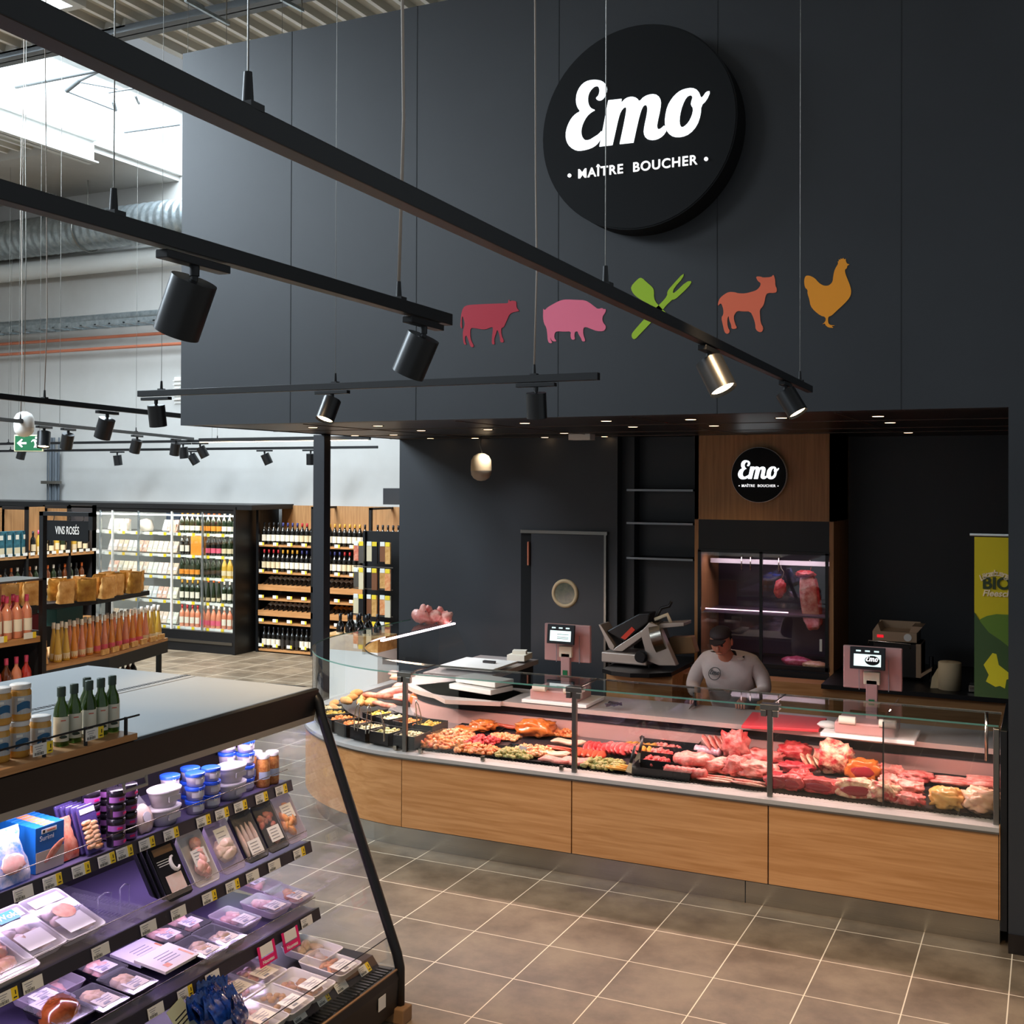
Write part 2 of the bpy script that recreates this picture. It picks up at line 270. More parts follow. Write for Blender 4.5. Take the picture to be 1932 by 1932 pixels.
ICONS = [('cow', 'red cow silhouette decal on the black facade', '#b8142f', [[(0.278, 3.603), (0.284, 3.624), (0.299, 3.642), (0.324, 3.649), (0.366, 3.65), (0.499, 3.647), (0.585, 3.644), (0.618, 3.643), (0.618, 3.661), (0.626, 3.667), (0.629, 3.652), (0.641, 3.659), (0.673, 3.653), (0.676, 3.642), (0.677, 3.611), (0.697, 3.589), (0.688, 3.586), (0.644, 3.581), (0.624, 3.566), (0.612, 3.54), (0.601, 3.519), (0.586, 3.488), (0.567, 3.487), (0.57, 3.436), (0.589, 3.4), (0.58, 3.39), (0.561, 3.394), (0.558, 3.434), (0.541, 3.48), (0.53, 3.451), (0.515, 3.409), (0.524, 3.382), (0.5, 3.382), (0.501, 3.426), (0.51, 3.49), (0.5, 3.496), (0.464, 3.484), (0.437, 3.482), (0.379, 3.494), (0.344, 3.499), (0.341, 3.453), (0.349, 3.412), (0.371, 3.379), (0.359, 3.368), (0.343, 3.377), (0.328, 3.421), (0.314, 3.454), (0.303, 3.441), (0.304, 3.409), (0.316, 3.389), (0.294, 3.392), (0.287, 3.442), (0.288, 3.483), (0.3, 3.515), (0.301, 3.536), (0.283, 3.589), (0.278, 3.532), (0.283, 3.507), (0.277, 3.494), (0.268, 3.516), (0.269, 3.533), (0.274, 3.587)]]), ('pig', 'pink pig silhouette decal on the black facade', '#f2708c', [[(0.865, 3.576), (0.866, 3.594), (0.874, 3.58), (0.896, 3.6), (0.931, 3.616), (0.965, 3.631), (0.993, 3.639), (1.026, 3.641), (1.094, 3.634), (1.149, 3.628), (1.182, 3.61), (1.213, 3.585), (1.237, 3.567), (1.267, 3.573), (1.273, 3.564), (1.291, 3.565), (1.287, 3.542), (1.27, 3.523), (1.266, 3.5), (1.273, 3.479), (1.291, 3.458), (1.287, 3.438), (1.271, 3.426), (1.227, 3.431), (1.197, 3.444), (1.153, 3.462), (1.139, 3.451), (1.139, 3.415), (1.154, 3.375), (1.147, 3.369), (1.132, 3.371), (1.125, 3.392), (1.108, 3.416), (1.101, 3.437), (1.083, 3.433), (1.079, 3.41), (1.085, 3.385), (1.061, 3.384), (1.053, 3.409), (1.057, 3.438), (1.01, 3.438), (0.96, 3.444), (0.945, 3.433), (0.941, 3.401), (0.96, 3.38), (0.934, 3.38), (0.921, 3.392), (0.916, 3.411), (0.917, 3.39), (0.931, 3.371), (0.909, 3.369), (0.897, 3.388), (0.894, 3.43), (0.888, 3.47), (0.871, 3.497), (0.864, 3.534)]]), ('cutlery', 'lime green crossed carving fork and spatula decal behind the lighting track', '#a4c81e', [[(1.453, 3.692), (1.485, 3.724), (1.509, 3.742), (1.525, 3.74), (1.556, 3.711), (1.593, 3.678), (1.602, 3.657), (1.601, 3.612), (1.62, 3.574), (1.816, 3.386), (1.811, 3.371), (1.791, 3.366), (1.775, 3.374), (1.578, 3.574), (1.533, 3.597), (1.485, 3.63), (1.459, 3.662)], [(1.79, 3.754), (1.785, 3.722), (1.728, 3.664), (1.719, 3.634), (1.734, 3.636), (1.805, 3.698), (1.841, 3.699), (1.821, 3.667), (1.749, 3.605), (1.729, 3.594), (1.711, 3.594), (1.612, 3.491), (1.512, 3.396), (1.481, 3.365), (1.462, 3.374), (1.458, 3.397), (1.473, 3.419), (1.562, 3.509), (1.648, 3.579), (1.686, 3.619), (1.686, 3.647), (1.71, 3.675)]]), ('lamb', 'orange lamb silhouette decal on the black facade', '#ee6f4c', [[(1.999, 3.537), (2.001, 3.563), (2.011, 3.585), (2.038, 3.606), (2.064, 3.618), (2.101, 3.614), (2.119, 3.606), (2.16, 3.602), (2.196, 3.608), (2.228, 3.616), (2.248, 3.634), (2.255, 3.656), (2.237, 3.669), (2.226, 3.69), (2.23, 3.698), (2.257, 3.694), (2.264, 3.688), (2.315, 3.687), (2.326, 3.701), (2.332, 3.691), (2.338, 3.666), (2.338, 3.637), (2.347, 3.619), (2.347, 3.601), (2.336, 3.593), (2.293, 3.597), (2.282, 3.581), (2.275, 3.541), (2.266, 3.519), (2.248, 3.502), (2.249, 3.471), (2.253, 3.425), (2.27, 3.393), (2.262, 3.371), (2.244, 3.37), (2.224, 3.387), (2.222, 3.42), (2.212, 3.455), (2.193, 3.495), (2.149, 3.497), (2.115, 3.503), (2.101, 3.486), (2.093, 3.468), (2.101, 3.429), (2.115, 3.401), (2.096, 3.396), (2.08, 3.401), (2.08, 3.419), (2.066, 3.454), (2.064, 3.479), (2.055, 3.457), (2.057, 3.414), (2.073, 3.381), (2.055, 3.368), (2.039, 3.38), (2.03, 3.42), (2.019, 3.468), (2.032, 3.486), (2.032, 3.517), (2.02, 3.552), (2.01, 3.551)]]), ('hen', 'golden yellow hen silhouette decal on the black facade', '#f49a1e', [[(2.503, 3.657), (2.512, 3.681), (2.534, 3.68), (2.564, 3.663), (2.584, 3.637), (2.606, 3.62), (2.625, 3.614), (2.645, 3.616), (2.664, 3.635), (2.667, 3.671), (2.676, 3.707), (2.696, 3.738), (2.689, 3.749), (2.698, 3.747), (2.697, 3.761), (2.706, 3.755), (2.709, 3.767), (2.714, 3.757), (2.722, 3.768), (2.726, 3.756), (2.737, 3.762), (2.735, 3.75), (2.742, 3.732), (2.759, 3.726), (2.744, 3.721), (2.742, 3.705), (2.73, 3.699), (2.735, 3.671), (2.749, 3.635), (2.761, 3.602), (2.767, 3.569), (2.759, 3.54), (2.73, 3.507), (2.684, 3.467), (2.657, 3.441), (2.639, 3.438), (2.638, 3.403), (2.65, 3.389), (2.682, 3.385), (2.655, 3.382), (2.672, 3.372), (2.64, 3.375), (2.623, 3.391), (2.621, 3.401), (2.604, 3.394), (2.626, 3.413), (2.624, 3.437), (2.596, 3.446), (2.562, 3.475), (2.539, 3.506), (2.534, 3.542), (2.522, 3.578), (2.524, 3.598), (2.507, 3.614)]])]
MEATS = [('sausages', 1.006, -0.155, 0.192, 0.14, 0.032, 'pork', 'pale pink rolled sausage beside the second counter post', 1, 0.05), ('slices', 1.039, 0.021, 0.18, 0.2, 0.054, 'sausage_red', 'row of orange marinated steaks left of the herb salad meat', 2, 0.05), ('slices', 1.116, 0.151, 0.257, 0.22, 0.067, 'beef', 'fan of bright red thin steaks', 3, 0.05), ('pile', 1.191, -0.125, 0.252, 0.2, 0.041, 'herb_meat', 'diced pink meat with green herbs and onion', 4, 0.05), ('slices', 1.228, 0.195, 0.199, 0.22, 0.067, 'rosepork', 'fan of pink cutlets beside the red steaks', 5, 0.05), ('slices', 1.299, 0.287, 0.167, 0.22, 0.05, 'breaded', 'row of golden breaded cutlets beside the black mince trays', 6, 0.05), ('flat', 1.313, -0.155, 0.157, 0.14, 0.032, 'breaded', 'golden breaded cutlet lying at the glass front', 7, -0.12), ('pile', 1.444, 0.458, 0.187, 0.14, 0.032, 'pork', 'pale minced meat in the rear black tray', 8, 0.05), ('pile', 1.461, 0.242, 0.165, 0.14, 0.038, 'rosepork', 'pink minced meat in the middle black tray', 9, 0.05), ('pile', 1.508, 0.013, 0.192, 0.14, 0.053, 'beef', 'red minced meat in the front black tray', 10, 0.05), ('rolled', 1.752, 0.329, 0.189, 0.09, 0.062, 'vacuum', 'vacuum-packed purple roll lying behind the brisket', 11, -0.12), ('coil', 1.758, 0.016, 0.243, 0.22, 0.086, 'pork', 'folded ring of pork belly', 12, 0.05), ('rolled', 1.751, -0.175, 0.274, 0.1, 0.069, 'rosepork', 'long rolled roast tied with string at the glass front', 13, 0), ('slices', 1.838, 0.354, 0.164, 0.12, 0.151, 'pork', 'upright rack of pork ribs at the back', 14, 0.05), ('roast', 1.941, 0.307, 0.162, 0.14, 0.186, 'rosepork', 'tall pointed pork shoulder beside the ribs', 15, -0.12), ('roast', 1.891, 0.001, 0.226, 0.16, 0.087, 'pork', 'broad pork cut in front of the ribs', 16, 0.05), ('flat', 1.94, -0.155, 0.219, 0.14, 0.032, 'fat', 'fatty marbled pork slices at the front', 17, 0), ('roast', 2.017, -0.016, 0.132, 0.14, 0.117, 'rosepork', 'pork knuckle cut standing beside the broad cut', 18, 0.15), ('flat', 2.149, -0.165, 0.222, 0.12, 0.035, 'fat', 'flat piece of pork belly with slits', 19, -0.12), ('roast', 2.156, 0.006, 0.269, 0.16, 0.093, 'pork', 'large pale pork loin beside the third post', 20, 0.05), ('roast', 2.127, 0.307, 0.248, 0.14, 0.079, 'rosepork', 'reddish pork leg behind the pale loin', 21, 0), ('roast', 2.3, 0.411, 0.217, 0.16, 0.117, 'beef', 'peaked red beef rump at the back', 22, 0.15), ('roast', 2.355, 0.176, 0.202, 0.12, 0.065, 'beef_dark', 'dark red beef steaks below the rump', 23, -0.12), ('cut', 2.304, -0.155, 0.133, 0.14, 0.085, 'beef_dark', 'dark beef round behind the third post', 24, 0.05), ('roast', 2.344, -0.028, 0.114, 0.12, 0.037, 'beef', 'small sliced red beef piece', 25, 0), ('roast', 2.423, -0.04, 0.128, 0.12, 0.086, 'beef', 'rounded red beef cut beside the slices', 26, 0.15), ('cut', 2.402, -0.15, 0.146, 0.15, 0.089, 'beef', 'beef silverside with a dark round cut face', 27, -0.12), ('slices', 2.481, 0.26, 0.156, 0.14, 0.118, 'lamb_meat', 'sliced beef ribs leaning against the big rib roast', 28, 0.05), ('roast', 2.571, 0.282, 0.217, 0.2, 0.183, 'lamb_meat', 'largest rib roast on the bone, tallest piece of beef', 29, 0), ('flat', 2.566, -0.035, 0.246, 0.14, 0.062, 'rosepork', 'flat striped flank cut in front of the rib roast', 30, 0.15), ('cut', 2.559, -0.145, 0.239, 0.16, 0.084, 'beef', 'wide beef cut with crescent dark face at the glass', 31, -0.12), ('cut', 2.751, 0.2, 0.197, 0.16, 0.116, 'roast', 'rolled beef joint with a yellow fat cap', 32, 0.05), ('flat', 2.754, 0.019, 0.171, 0.14, 0.054, 'lamb_meat', 'thin beef steaks below the rolled joint', 33, 0), ('cut', 2.767, -0.145, 0.251, 0.16, 0.099, 'lamb_meat', 'entrecote piece with yellow fat and dark face', 34, 0.15), ('roast', 2.896, 0.28, 0.168, 0.12, 0.079, 'pork', 'pale veal shank top beside the rolled joint', 35, -0.12), ('roast', 2.93, 0.049, 0.133, 0.14, 0.085, 'pork', 'pair of veal bones standing upright', 36, 0.05), ('roast', 2.919, -0.155, 0.17, 0.14, 0.104, 'lamb_meat', 'knobbly veal knuckle at the glass', 37, 0), ('roast', 3.05, 0.265, 0.203, 0.14, 0.063, 'rosepork', 'sliced veal piece at the back by the divider', 38, 0.15), ('roast', 3.04, 0.012, 0.16, 0.14, 0.076, 'pork', 'pink veal cut near the glass divider', 39, -0.12), ('roast', 3.057, -0.165, 0.169, 0.12, 0.062, 'rosepork', 'red and white veal chunk at the front by the divider', 40, 0.05), ('flat', 3.251, 0.292, 0.224, 0.16, 0.056, 'pork', 'chicken breasts in the black tray behind the divider', 41, 0), ('sausages', 3.256, -0.001, 0.216, 0.1, 0.032, 'sausage_pale', 'pale poultry sausage in the black tray', 42, 0.05), ('roast', 3.26, -0.145, 0.188, 0.16, 0.11, 'chicken_yellow', 'yellow corn-fed chicken with a paper label', 43, -0.12), ('flat', 3.425, 0.31, 0.207, 0.18, 0.081, 'pork', 'heap of chicken fillets in the corner tray', 44, 0.05), ('flat', 3.427, 0.059, 0.157, 0.12, 0.041, 'chicken', 'chicken legs behind the whole white chicken', 45, 0), ('roast', 3.441, -0.145, 0.213, 0.16, 0.122, 'chicken', 'white whole chicken with a black-framed label in the corner', 46, 0.15), ('skewers', -0.034, -0.125, 0.281, 0.2, 0.068, 'skewer', 'red meat skewers in the front black tray', 47, -0.12), ('skewers', 0.014, 0.056, 0.261, 0.2, 0.071, 'kebab_mix', 'vegetable and meat skewers behind the red skewers', 48, 0.05), ('skewers', 0.29, -0.145, 0.275, 0.16, 0.05, 'skewer', 'orange chicken skewers at the glass front', 49, 0), ('pile', 0.241, 0.05, 0.19, 0.18, 0.057, 'beef', 'diced bright red meat heap beside the skewers', 50, 0.05), ('roast', -0.007, 0.271, 0.18, 0.14, 0.035, 'roast', 'orange marinated chicken legs behind the skewers', 51, -0.12), ('roast', 0.095, 0.341, 0.18, 0.14, 0.074, 'roast', 'orange marinated chicken breast at the back tray', 52, 0.05), ('sausages', 0.24, 0.477, 0.282, 0.12, 0.032, 'sausage_red', 'reddish marinated sausage in the rear tray', 53, 0.05), ('roast', 0.503, 0.36, 0.255, 0.2, 0.111, 'roast', 'whole orange glazed roast chicken', 54, 0.15), ('flat', 0.606, 0.481, 0.151, 0.14, 0.032, 'skewer', 'small orange marinated fillets right of the roast chicken', 55, -0.12), ('pile', 0.573, -0.135, 0.255, 0.18, 0.043, 'herb_meat', 'chicken strips with green herbs at the front', 56, 0.05), ('pile', 0.66, -0.039, 0.274, 0.2, 0.047, 'kebab_mix', 'diced marinated chicken with peppers', 57, 0.05), ('sausages', 0.796, -0.05, 0.249, 0.09, 0.032, 'sausage_pale', 'white sausage in the middle of the tray', 58, 0.05), ('flat', 0.792, 0.084, 0.219, 0.1, 0.032, 'sausage_red', 'orange marinated strips behind the white sausages', 59, -0.12), ('sausages', 0.893, -0.175, 0.239, 0.1, 0.032, 'pork', 'long thin pink sausage at the glass front', 60, 0.05), ('sausages', 0.797, 0.237, 0.232, 0.08, 0.032, 'sausage_pale', 'pale sausage in the upper tray by the second post', 61, 0.05), ('pile', 0.67, 0.447, 0.194, 0.14, 0.043, 'skewer', 'small meatballs behind the pale sausages', 62, 0.05), ('pile', 0.318, 0.211, 0.219, 0.12, 0.032, 'kebab_mix', 'grey-brown diced meat in a shallow dark tray', 63, 0.05)]
TRAYS = [(-0.032, -0.075, 0.313, 0.3, 'black tray holding the red skewers', 'black_plastic', 0.022), (0.316, -0.105, 0.283, 0.24, 'black tray holding the orange chicken skewers', 'black_plastic', 0.022), (0.648, -0.075, 0.395, 0.3, 'wide black tray of herb chicken and diced meat', 'black_plastic', 0.022), (0.935, -0.145, 0.265, 0.16, 'black tray under the thin pink sausages', 'black_plastic', 0.022), (0.806, -0.04, 0.294, 0.12, 'black tray under the white sausages', 'black_plastic', 0.022), (0.205, 0.534, 0.299, 0.18, 'rear black tray of marinated sausages', 'black_plastic', 0.022), (0.052, 0.323, 0.333, 0.2, 'rear black tray of orange chicken pieces', 'black_plastic', 0.022), (1.606, -0.145, 0.366, 0.16, 'front black mince tray, deepest', 'black_plastic', 0.06), (1.496, 0.184, 0.391, 0.14, 'middle black mince tray', 'black_plastic', 0.06), (1.458, 0.484, 0.391, 0.14, 'rear black mince tray', 'black_plastic', 0.06), (3.274, -0.075, 0.318, 0.3, 'black tray of corn-fed chicken behind the divider', 'black_plastic', 0.022), (3.481, -0.075, 0.208, 0.3, 'black corner tray of white chickens', 'black_plastic', 0.022), (3.259, 0.348, 0.298, 0.2, 'rear black tray of chicken breasts', 'black_plastic', 0.022)]
TONGS = [(-0.623, -0.22), (-0.507, -0.257), (-0.299, -0.371), (-0.256, 0.019)]
SCOOPS = [(1.297, 0.515, 0.76, 0.3, 'black-handled scoop leaning over the rear mince tray'), (1.406, -0.044, 0.76, 0.3, 'black-handled scoop in the middle mince tray'), (1.446, -0.32, 0.76, 0.3, 'black-handled scoop in the front mince tray')]
RODS = [((-8.428, 3.598, 7.6), (-6.321, 3.599, 7.6), 0.022), ((-7.94, 3.98, 7.6), (-7.693, 3.969, 7.7), 0.03), ((-7.693, 3.969, 7.7), (-7.063, 3.846, 7.75), 0.022), ((-7.94, 3.98, 7.6), (-7.929, 4.811, 7.6), 0.014), ((-7.739, 4.013, 7.7), (-7.479, 4.423, 7.7), 0.012), ((-8.438, 5.532, 7.55), (-7.44, 5.584, 7.55), 0.016), ((-7.698, 4.482, 7.7), (-6.495, 4.524, 7.7), 0.012), ((-7.219, 4.867, 7.7), (-6.979, 4.769, 7.7), 0.028), ((-7.887, 4.749, 7.7), (-8.139, 5.052, 7.7), 0.03), ((-7.45, 4.713, 7.7), (-7.642, 4.983, 7.7), 0.02)]
STRUTS = [((-5.431, 1.066, 6.9), (-5.412, 1.597, 6.9)), ((-3.402, 1.132, 6.9), (-3.397, 1.736, 6.9)), ((-2.591, 1.484, 6.9), (-2.561, 1.783, 6.9))]
STRIP = {0: [(-4.043, 0), (-3.912, 1), (-3.776, 1), (-3.648, 1), (-3.553, 1), (-3.431, 1), (-3.29, 1), (-3.09, 1), (-2.969, 1), (-2.842, 1), (-2.69, 1), (-2.541, 1)], 1: [(-4.208, 1), (-4.1, 0), (-3.788, 0), (-3.54, 0), (-3.37, 0), (-3.184, 1), (-3.034, 1), (-2.897, 0), (-2.741, 0), (-2.552, 1)], 2: [(-3.552, 0), (-3.387, 1), (-3.221, 0), (-2.561, 0)], 3: [(-2.55, 1), (-2.739, 0), (-2.877, 1), (-3.049, 0)]}
HOLD = [-2.874, -2.7]
LEAN = [(-3.335, 'shrimp'), (-3.163, 'white'), (-2.991, 'clear'), (-2.826, 'spears'), (-2.671, 'mushroom'), (-2.529, 'pink')]
WOK = [(0.512, -4.155, 0.798), (0.396, -3.994, 0.838), (0.398, -3.808, 0.838)]
FLAT3 = [('dark_pork', 0.297, -3.005, 0.508), ('dark_pork', 0.302, -3.151, 0.508), ('dark_pale', 0.503, -3.023, 0.487), ('dark_pale', 0.512, -3.159, 0.487), ('big_card', 0.425, -3.313, 0.495), ('pink_clear', 0.441, -2.84, 0.494), ('pink_clear', 0.46, -2.641, 0.492), ('orange_clear', 0.477, -2.485, 0.49), ('lilac', 0.284, -2.473, 0.509), ('dark_pork', 0.299, -3.52, 0.508), ('dark_pale', 0.48, -3.543, 0.49), ('dark_pale', 0.484, -3.702, 0.489), ('lilac', 0.246, -3.694, 0.513), ('lilac_big', 0.315, -3.81, 0.506), ('glazed', 0.438, -3.84, 0.494)]
FLAT4 = [('white_long', 0.71, -2.62, 0.329), ('white_strips', 0.853, -2.684, 0.312), ('white_pink', 0.637, -2.947, 0.338), ('white_orange', 0.647, -3.112, 0.336), ('white_brown', 0.862, -2.903, 0.311), ('white_yellow', 0.869, -3.069, 0.31), ('white_plain', 0.862, -3.236, 0.311)]
BLUEB = [(0.722, -3.328, 0.357), (0.732, -3.285, 0.356), (0.778, -3.285, 0.351), (0.777, -3.371, 0.351), (0.822, -3.352, 0.345), (0.832, -3.309, 0.344), (0.765, -3.42, 0.352), (0.899, -3.342, 0.336)]
# ================= the room =================
struct('floor', MB().span((-16, -9, -.1), (7, 9, 0)), 'floor_tile')
struct('wall_back', MB().span((-16, 7, 0), (7, 7.2, 8.4)), 'plaster')
struct('wall_left', MB().span((-15.2, -9, 0), (-15, 7, 8.4)), 'plaster')
# black butcher block: facade, its return, back wall, niche
struct('wall_front', MB().span((-2.1, -.36, 2.9), (3.58, -.24, 5.69)).span((3.58, -.36, 0), (5.2, -.24, 5.69)), 'black_wall')
struct('wall_side', MB().span((-2.1, -.24, 2.9), (-1.98, 3.9, 5.69)), 'black_wall')
struct('wall_shop_back', MB().span((-2.1, 2.8, 0), (.21, 2.92, 2.9)).span((.21, 2.92, 0), (.33, 3.1, 2.9)).span((.21, 3.06, 0), (.96, 3.18, 2.9)), 'black_wall')
struct('wall_shop_recess', MB().span((2.1, 3.6, 0), (3.6, 3.72, 2.9)).span((3.6, -.24, 0), (3.72, 3.72, 2.9)), 'black_wall')
sm = MB()
for x in (-1.1, -.07, .967, 1.993, 3.034): sm.span((x-.0022, -.3615, 2.9), (x+.0022, -.36, 5.69))
struct('trim_1', sm, 'seam')
struct('ceiling_shop', MB().span((-2.1, -.24, 2.9), (3.6, 3.7, 2.98)).span((-2.1, -.24, 5.6), (5.2, 3.9, 5.68)), 'soffit_black')
mat('seam_brown', '#5a4a3e', .4)
sm = MB()
for y in (.75, 1.85, 2.6): sm.span((-2.09, y-.004, 2.896), (3.6, y+.004, 2.9))
for x in (-1.1, .15, 1.4, 2.65): sm.span((x-.004, -.2, 2.896), (x+.004, 3.0, 2.9))
struct('trim_2', sm, 'seam_brown')
struct('trim_3', MB().span((3.58, -.375, 0), (5.2, -.36, .1)), 'soffit_black')
# roof: ribbed steel deck, boards, beams, two rooflight shafts
def deck(x0, x1, y0, y1, z=7.32):
    b = MB(); x = x0
    while x < x1-.01:
        for a, c, zz, m in ((0, .05, 0, 1), (.05, .07, None, 0), (.07, .23, .07, 0), (.23, .25, None, 0)):
            za = zz if zz is not None else (0 if a == .05 else .07); zb = zz if zz is not None else (.07 if a == .05 else 0)
            b.add([(x+a, y0, z+za), (x+c, y0, z+zb), (x+c, y1, z+zb), (x+a, y1, z+za)], [(0, 1, 2, 3)], m)
        x += .25
    return b
k = deck(-16, -8.7, -9, 5.0)
for a in ((-5.2, 7, -9, 7.0), (-8.7, -5.2, -9, -7.2), (-8.7, -5.2, 1.5, 2.2)):
    d = deck(*a); k.add(d.v, d.f, 0); k.m[-len(d.f):] = d.m
struct('ceiling', k, ['deck_grey', 'deck_white_lit'])  # light caught on the narrow flanges is painted in as white
struct('ceiling_roof', MB().span((-16, -9, 7.45), (-8.75, 7.2, 7.6)).span((-5.15, -9, 7.45), (7, 7.2, 7.6)).span((-8.75, -9, 7.45), (-5.15, -7.2, 7.6)).span((-8.75, 1.5, 7.45), (-5.15, 2.15, 7.6)), 'plaster')
struct('ceiling_board', MB().span((-16, 5.0, 7.22), (-8.72, 7.0, 7.45)), 'plaster')
sh = MB()
for y0, y1 in ((2.2, 7.0), (-7.2, 1.5)):
    sh.span((-8.75, y0, 7.3), (-8.65, y1, 8.45)).span((-5.2, y0, 7.3), (-5.1, y1, 8.45)).span((-8.7, y0-.08, 7.3), (-5.1, y0, 8.45)).span((-8.7, y1, 7.3), (-5.1, y1+.08, 8.45))
struct('trim_4', sh, 'white_steel')
bm_ = MB()
def ibeam(b, y0, y1, x, z, h=.34, w=.2):
    b.span((x-w/2, y0, z), (x+w/2, y1, z+.02)).span((x-.01, y0, z), (x+.01, y1, z+h)).span((x-w/2, y0, z+h-.02), (x+w/2, y1, z+h))
bm_ = MB(); ibeam(bm_, -9, 5.1, -8.6, 7.0)
tag(bm_.build('steel_beam', ['white_steel']), 'white steel I-beam running along the edge of the bright rooflight', 'beam')
b = MB().span((-16, 2.12, 7.2), (7, 2.14, 7.32)).span((-16, 2.03, 7.2), (7, 2.23, 7.215))
mat('beam_grey', '#6e7276', .6)
tag(b.build('roof_beam', 'beam_grey'), 'dark grey steel beam crossing under the ribbed roof deck', 'beam')
# rods and little braces inside the rooflight
t = thing('rooflight_bracing', 'thin grey rods and braces seen against the bright rooflight', 'bracing', (-7, 4.6, 7.6))
mat('rod_grey', '#5f6263', .5)
for p, q, r in RODS: MB().cyl([p[i]-(-7, 4.6, 7.6)[i] for i in range(3)], [q[i]-(-7, 4.6, 7.6)[i] for i in range(3)], r, n=8).build('rod', 'rod_grey', t)
for i, (p, q) in enumerate(STRUTS):
    t = thing('ceiling_strut', 'short steel ceiling channel carrying suspension wires, '+('in front of the bright rooflight', 'just above the facade top', 'farther along above the facade top')[i], 'bracket', p); v = Vector(q)-Vector(p)
    T = face_to((0, 0, 0), v); MB().box((v.length/2, 0, 0), (v.length, .03, .03), T=T).box((v.length*.25, .03, 0), (v.length*.3, .02, .02), T=T).build('channel', 'galv', t)
    for k in (.06, .94): MB().cyl(v*k, v*k+Vector((0, 0, 7.32-p[2])), .006, n=6).build('threaded_rod', 'steel_dark', t); MB().cyl(v*k, v*k-Vector((0, 0, 3.85 if i == 0 else .8)), .0025, n=6).build('suspension_wire', 'steel_dark', t)
# ================= services on the back wall =================
def run(name, y, z, r, m, label, cat, x0=-15, x1=-1.9): 
    return tag(MB().cyl((x0, y, z), (x1, y, z), r, n=20).build(name, m), label, cat)
d = MB(); n = 24; rows = []
x = -15.0
while x < -7.2:
    rr = .30+(.012 if int(round((x+15)/.075)) % 2 else 0)
    rows.append([(x, 6.35+rr*math.cos(2*PI*i/n), 6.42+rr*math.sin(2*PI*i/n)) for i in range(n)]); x += .0375
d.sheet(rows, closed=True)
t = thing('ventilation_duct', 'ribbed galvanised spiral air duct high along the grey back wall', 'duct', (0, 0, 0))
d.build('duct_skin', 'galv', t)
MB().tube([(-10.0, 6.35+.33*math.cos(a), 6.42+.33*math.sin(a)) for a in [2*PI*i/28 for i in range(28)]], .014, 6, closed=True).build('hanger_ring', 'steel_dark', t)
MB().cyl((-10.0, 6.35, 6.74), (-10.0, 6.35, 7.3), .008, n=6).build('hanger_rod', 'steel_dark', t)
run('ventilation_duct', 6.75, 6.0, .17, 'white_steel', 'smaller smooth pale duct just under the ribbed duct', 'duct', x1=-7.2)
run('drain_pipe', 6.6, 5.07, .06, 'galv', 'thick grey pipe above the cable tray on the back wall', 'pipe', x1=-7.2)
run('copper_pipe', 6.75, 4.78, .026, 'copper', 'upper copper pipe under the cable tray', 'pipe', x1=-7.2)
run('copper_pipe', 6.75, 4.60, .026, 'copper', 'lower copper pipe, beneath the other copper pipe', 'pipe', x1=-7.2)
b = MB()
for y in (6.3, 6.62): b.span((-15, y, 4.9), (-7.2, y+.012, 4.98))
for i in range(26): b.span((-14.9+i*.3, 6.3, 4.905), (-14.86+i*.3, 6.62, 4.925))
tag(b.build('cable_tray', 'galv'), 'galvanised ladder cable tray under the thick grey pipe', 'cable tray')
t = thing('conduit_riser', 'bundle of grey conduits rising up the pale wall above the wine shelves', 'conduits', (-11.3, 6.9, 2.13))
for i, (dx, r) in enumerate(((-.14, .012), (-.07, .03), (.0, .022), (.06, .035), (.12, .014))):
    MB().cyl((dx, 0, 0), (dx, 0, 1.05 if i != 3 else .8), r, n=8).build('conduit', 'grey_paint', t)
MB().box((0, -.05, .3), (.35, .12, .05)).build('bracket', 'steel_dark', t)
# exit sign
t = thing('exit_sign', 'green emergency exit sign with white arrow and running figure', 'sign', (-6.78, 2.39, 2.90))
t.rotation_euler = (0, 0, .45)
mat('exit_green', '#0f5a34', .4, emit=.12); mat('exit_frame', '#d9d2a8', .5)
MB().box((0, 0, 0), (.33, .03, .19)).build('sign_box', 'exit_frame', t, bevel=.004)
for x in (-.12, .12): MB().cyl((x, 0, .09), (x, 0, 4.4), .002, n=6).build('suspension_wire', 'steel_dark', t)
MB().box((0, -.017, 0), (.305, .006, .165)).build('sign_face', 'exit_green', t)
T = face_to((0, -.022, 0), (1, 0, 0))
flat('arrow', [[(-.13, 0), (-.075, .05), (-.06, .04), (-.085, .012), (-.02, .012), (-.02, -.012), (-.085, -.012), (-.06, -.04), (-.075, -.05)]], 'white', t, T=T)
flat('running_figure', [smooth_poly([(.06, -.05), (.075, -.02), (.07, .01), (.055, .03), (.04, .01), (.03, .015), (.05, .045), (.085, .045), (.1, .02), (.115, .02), (.12, .03), (.1, .05), (.085, .0), (.1, -.02), (.095, -.055), (.085, -.055), (.085, -.025), (.075, -.055)], 1), [(.09+.014*math.cos(i*PI/6), .062+.014*math.sin(i*PI/6)) for i in range(12)]], 'white', t, T=T)
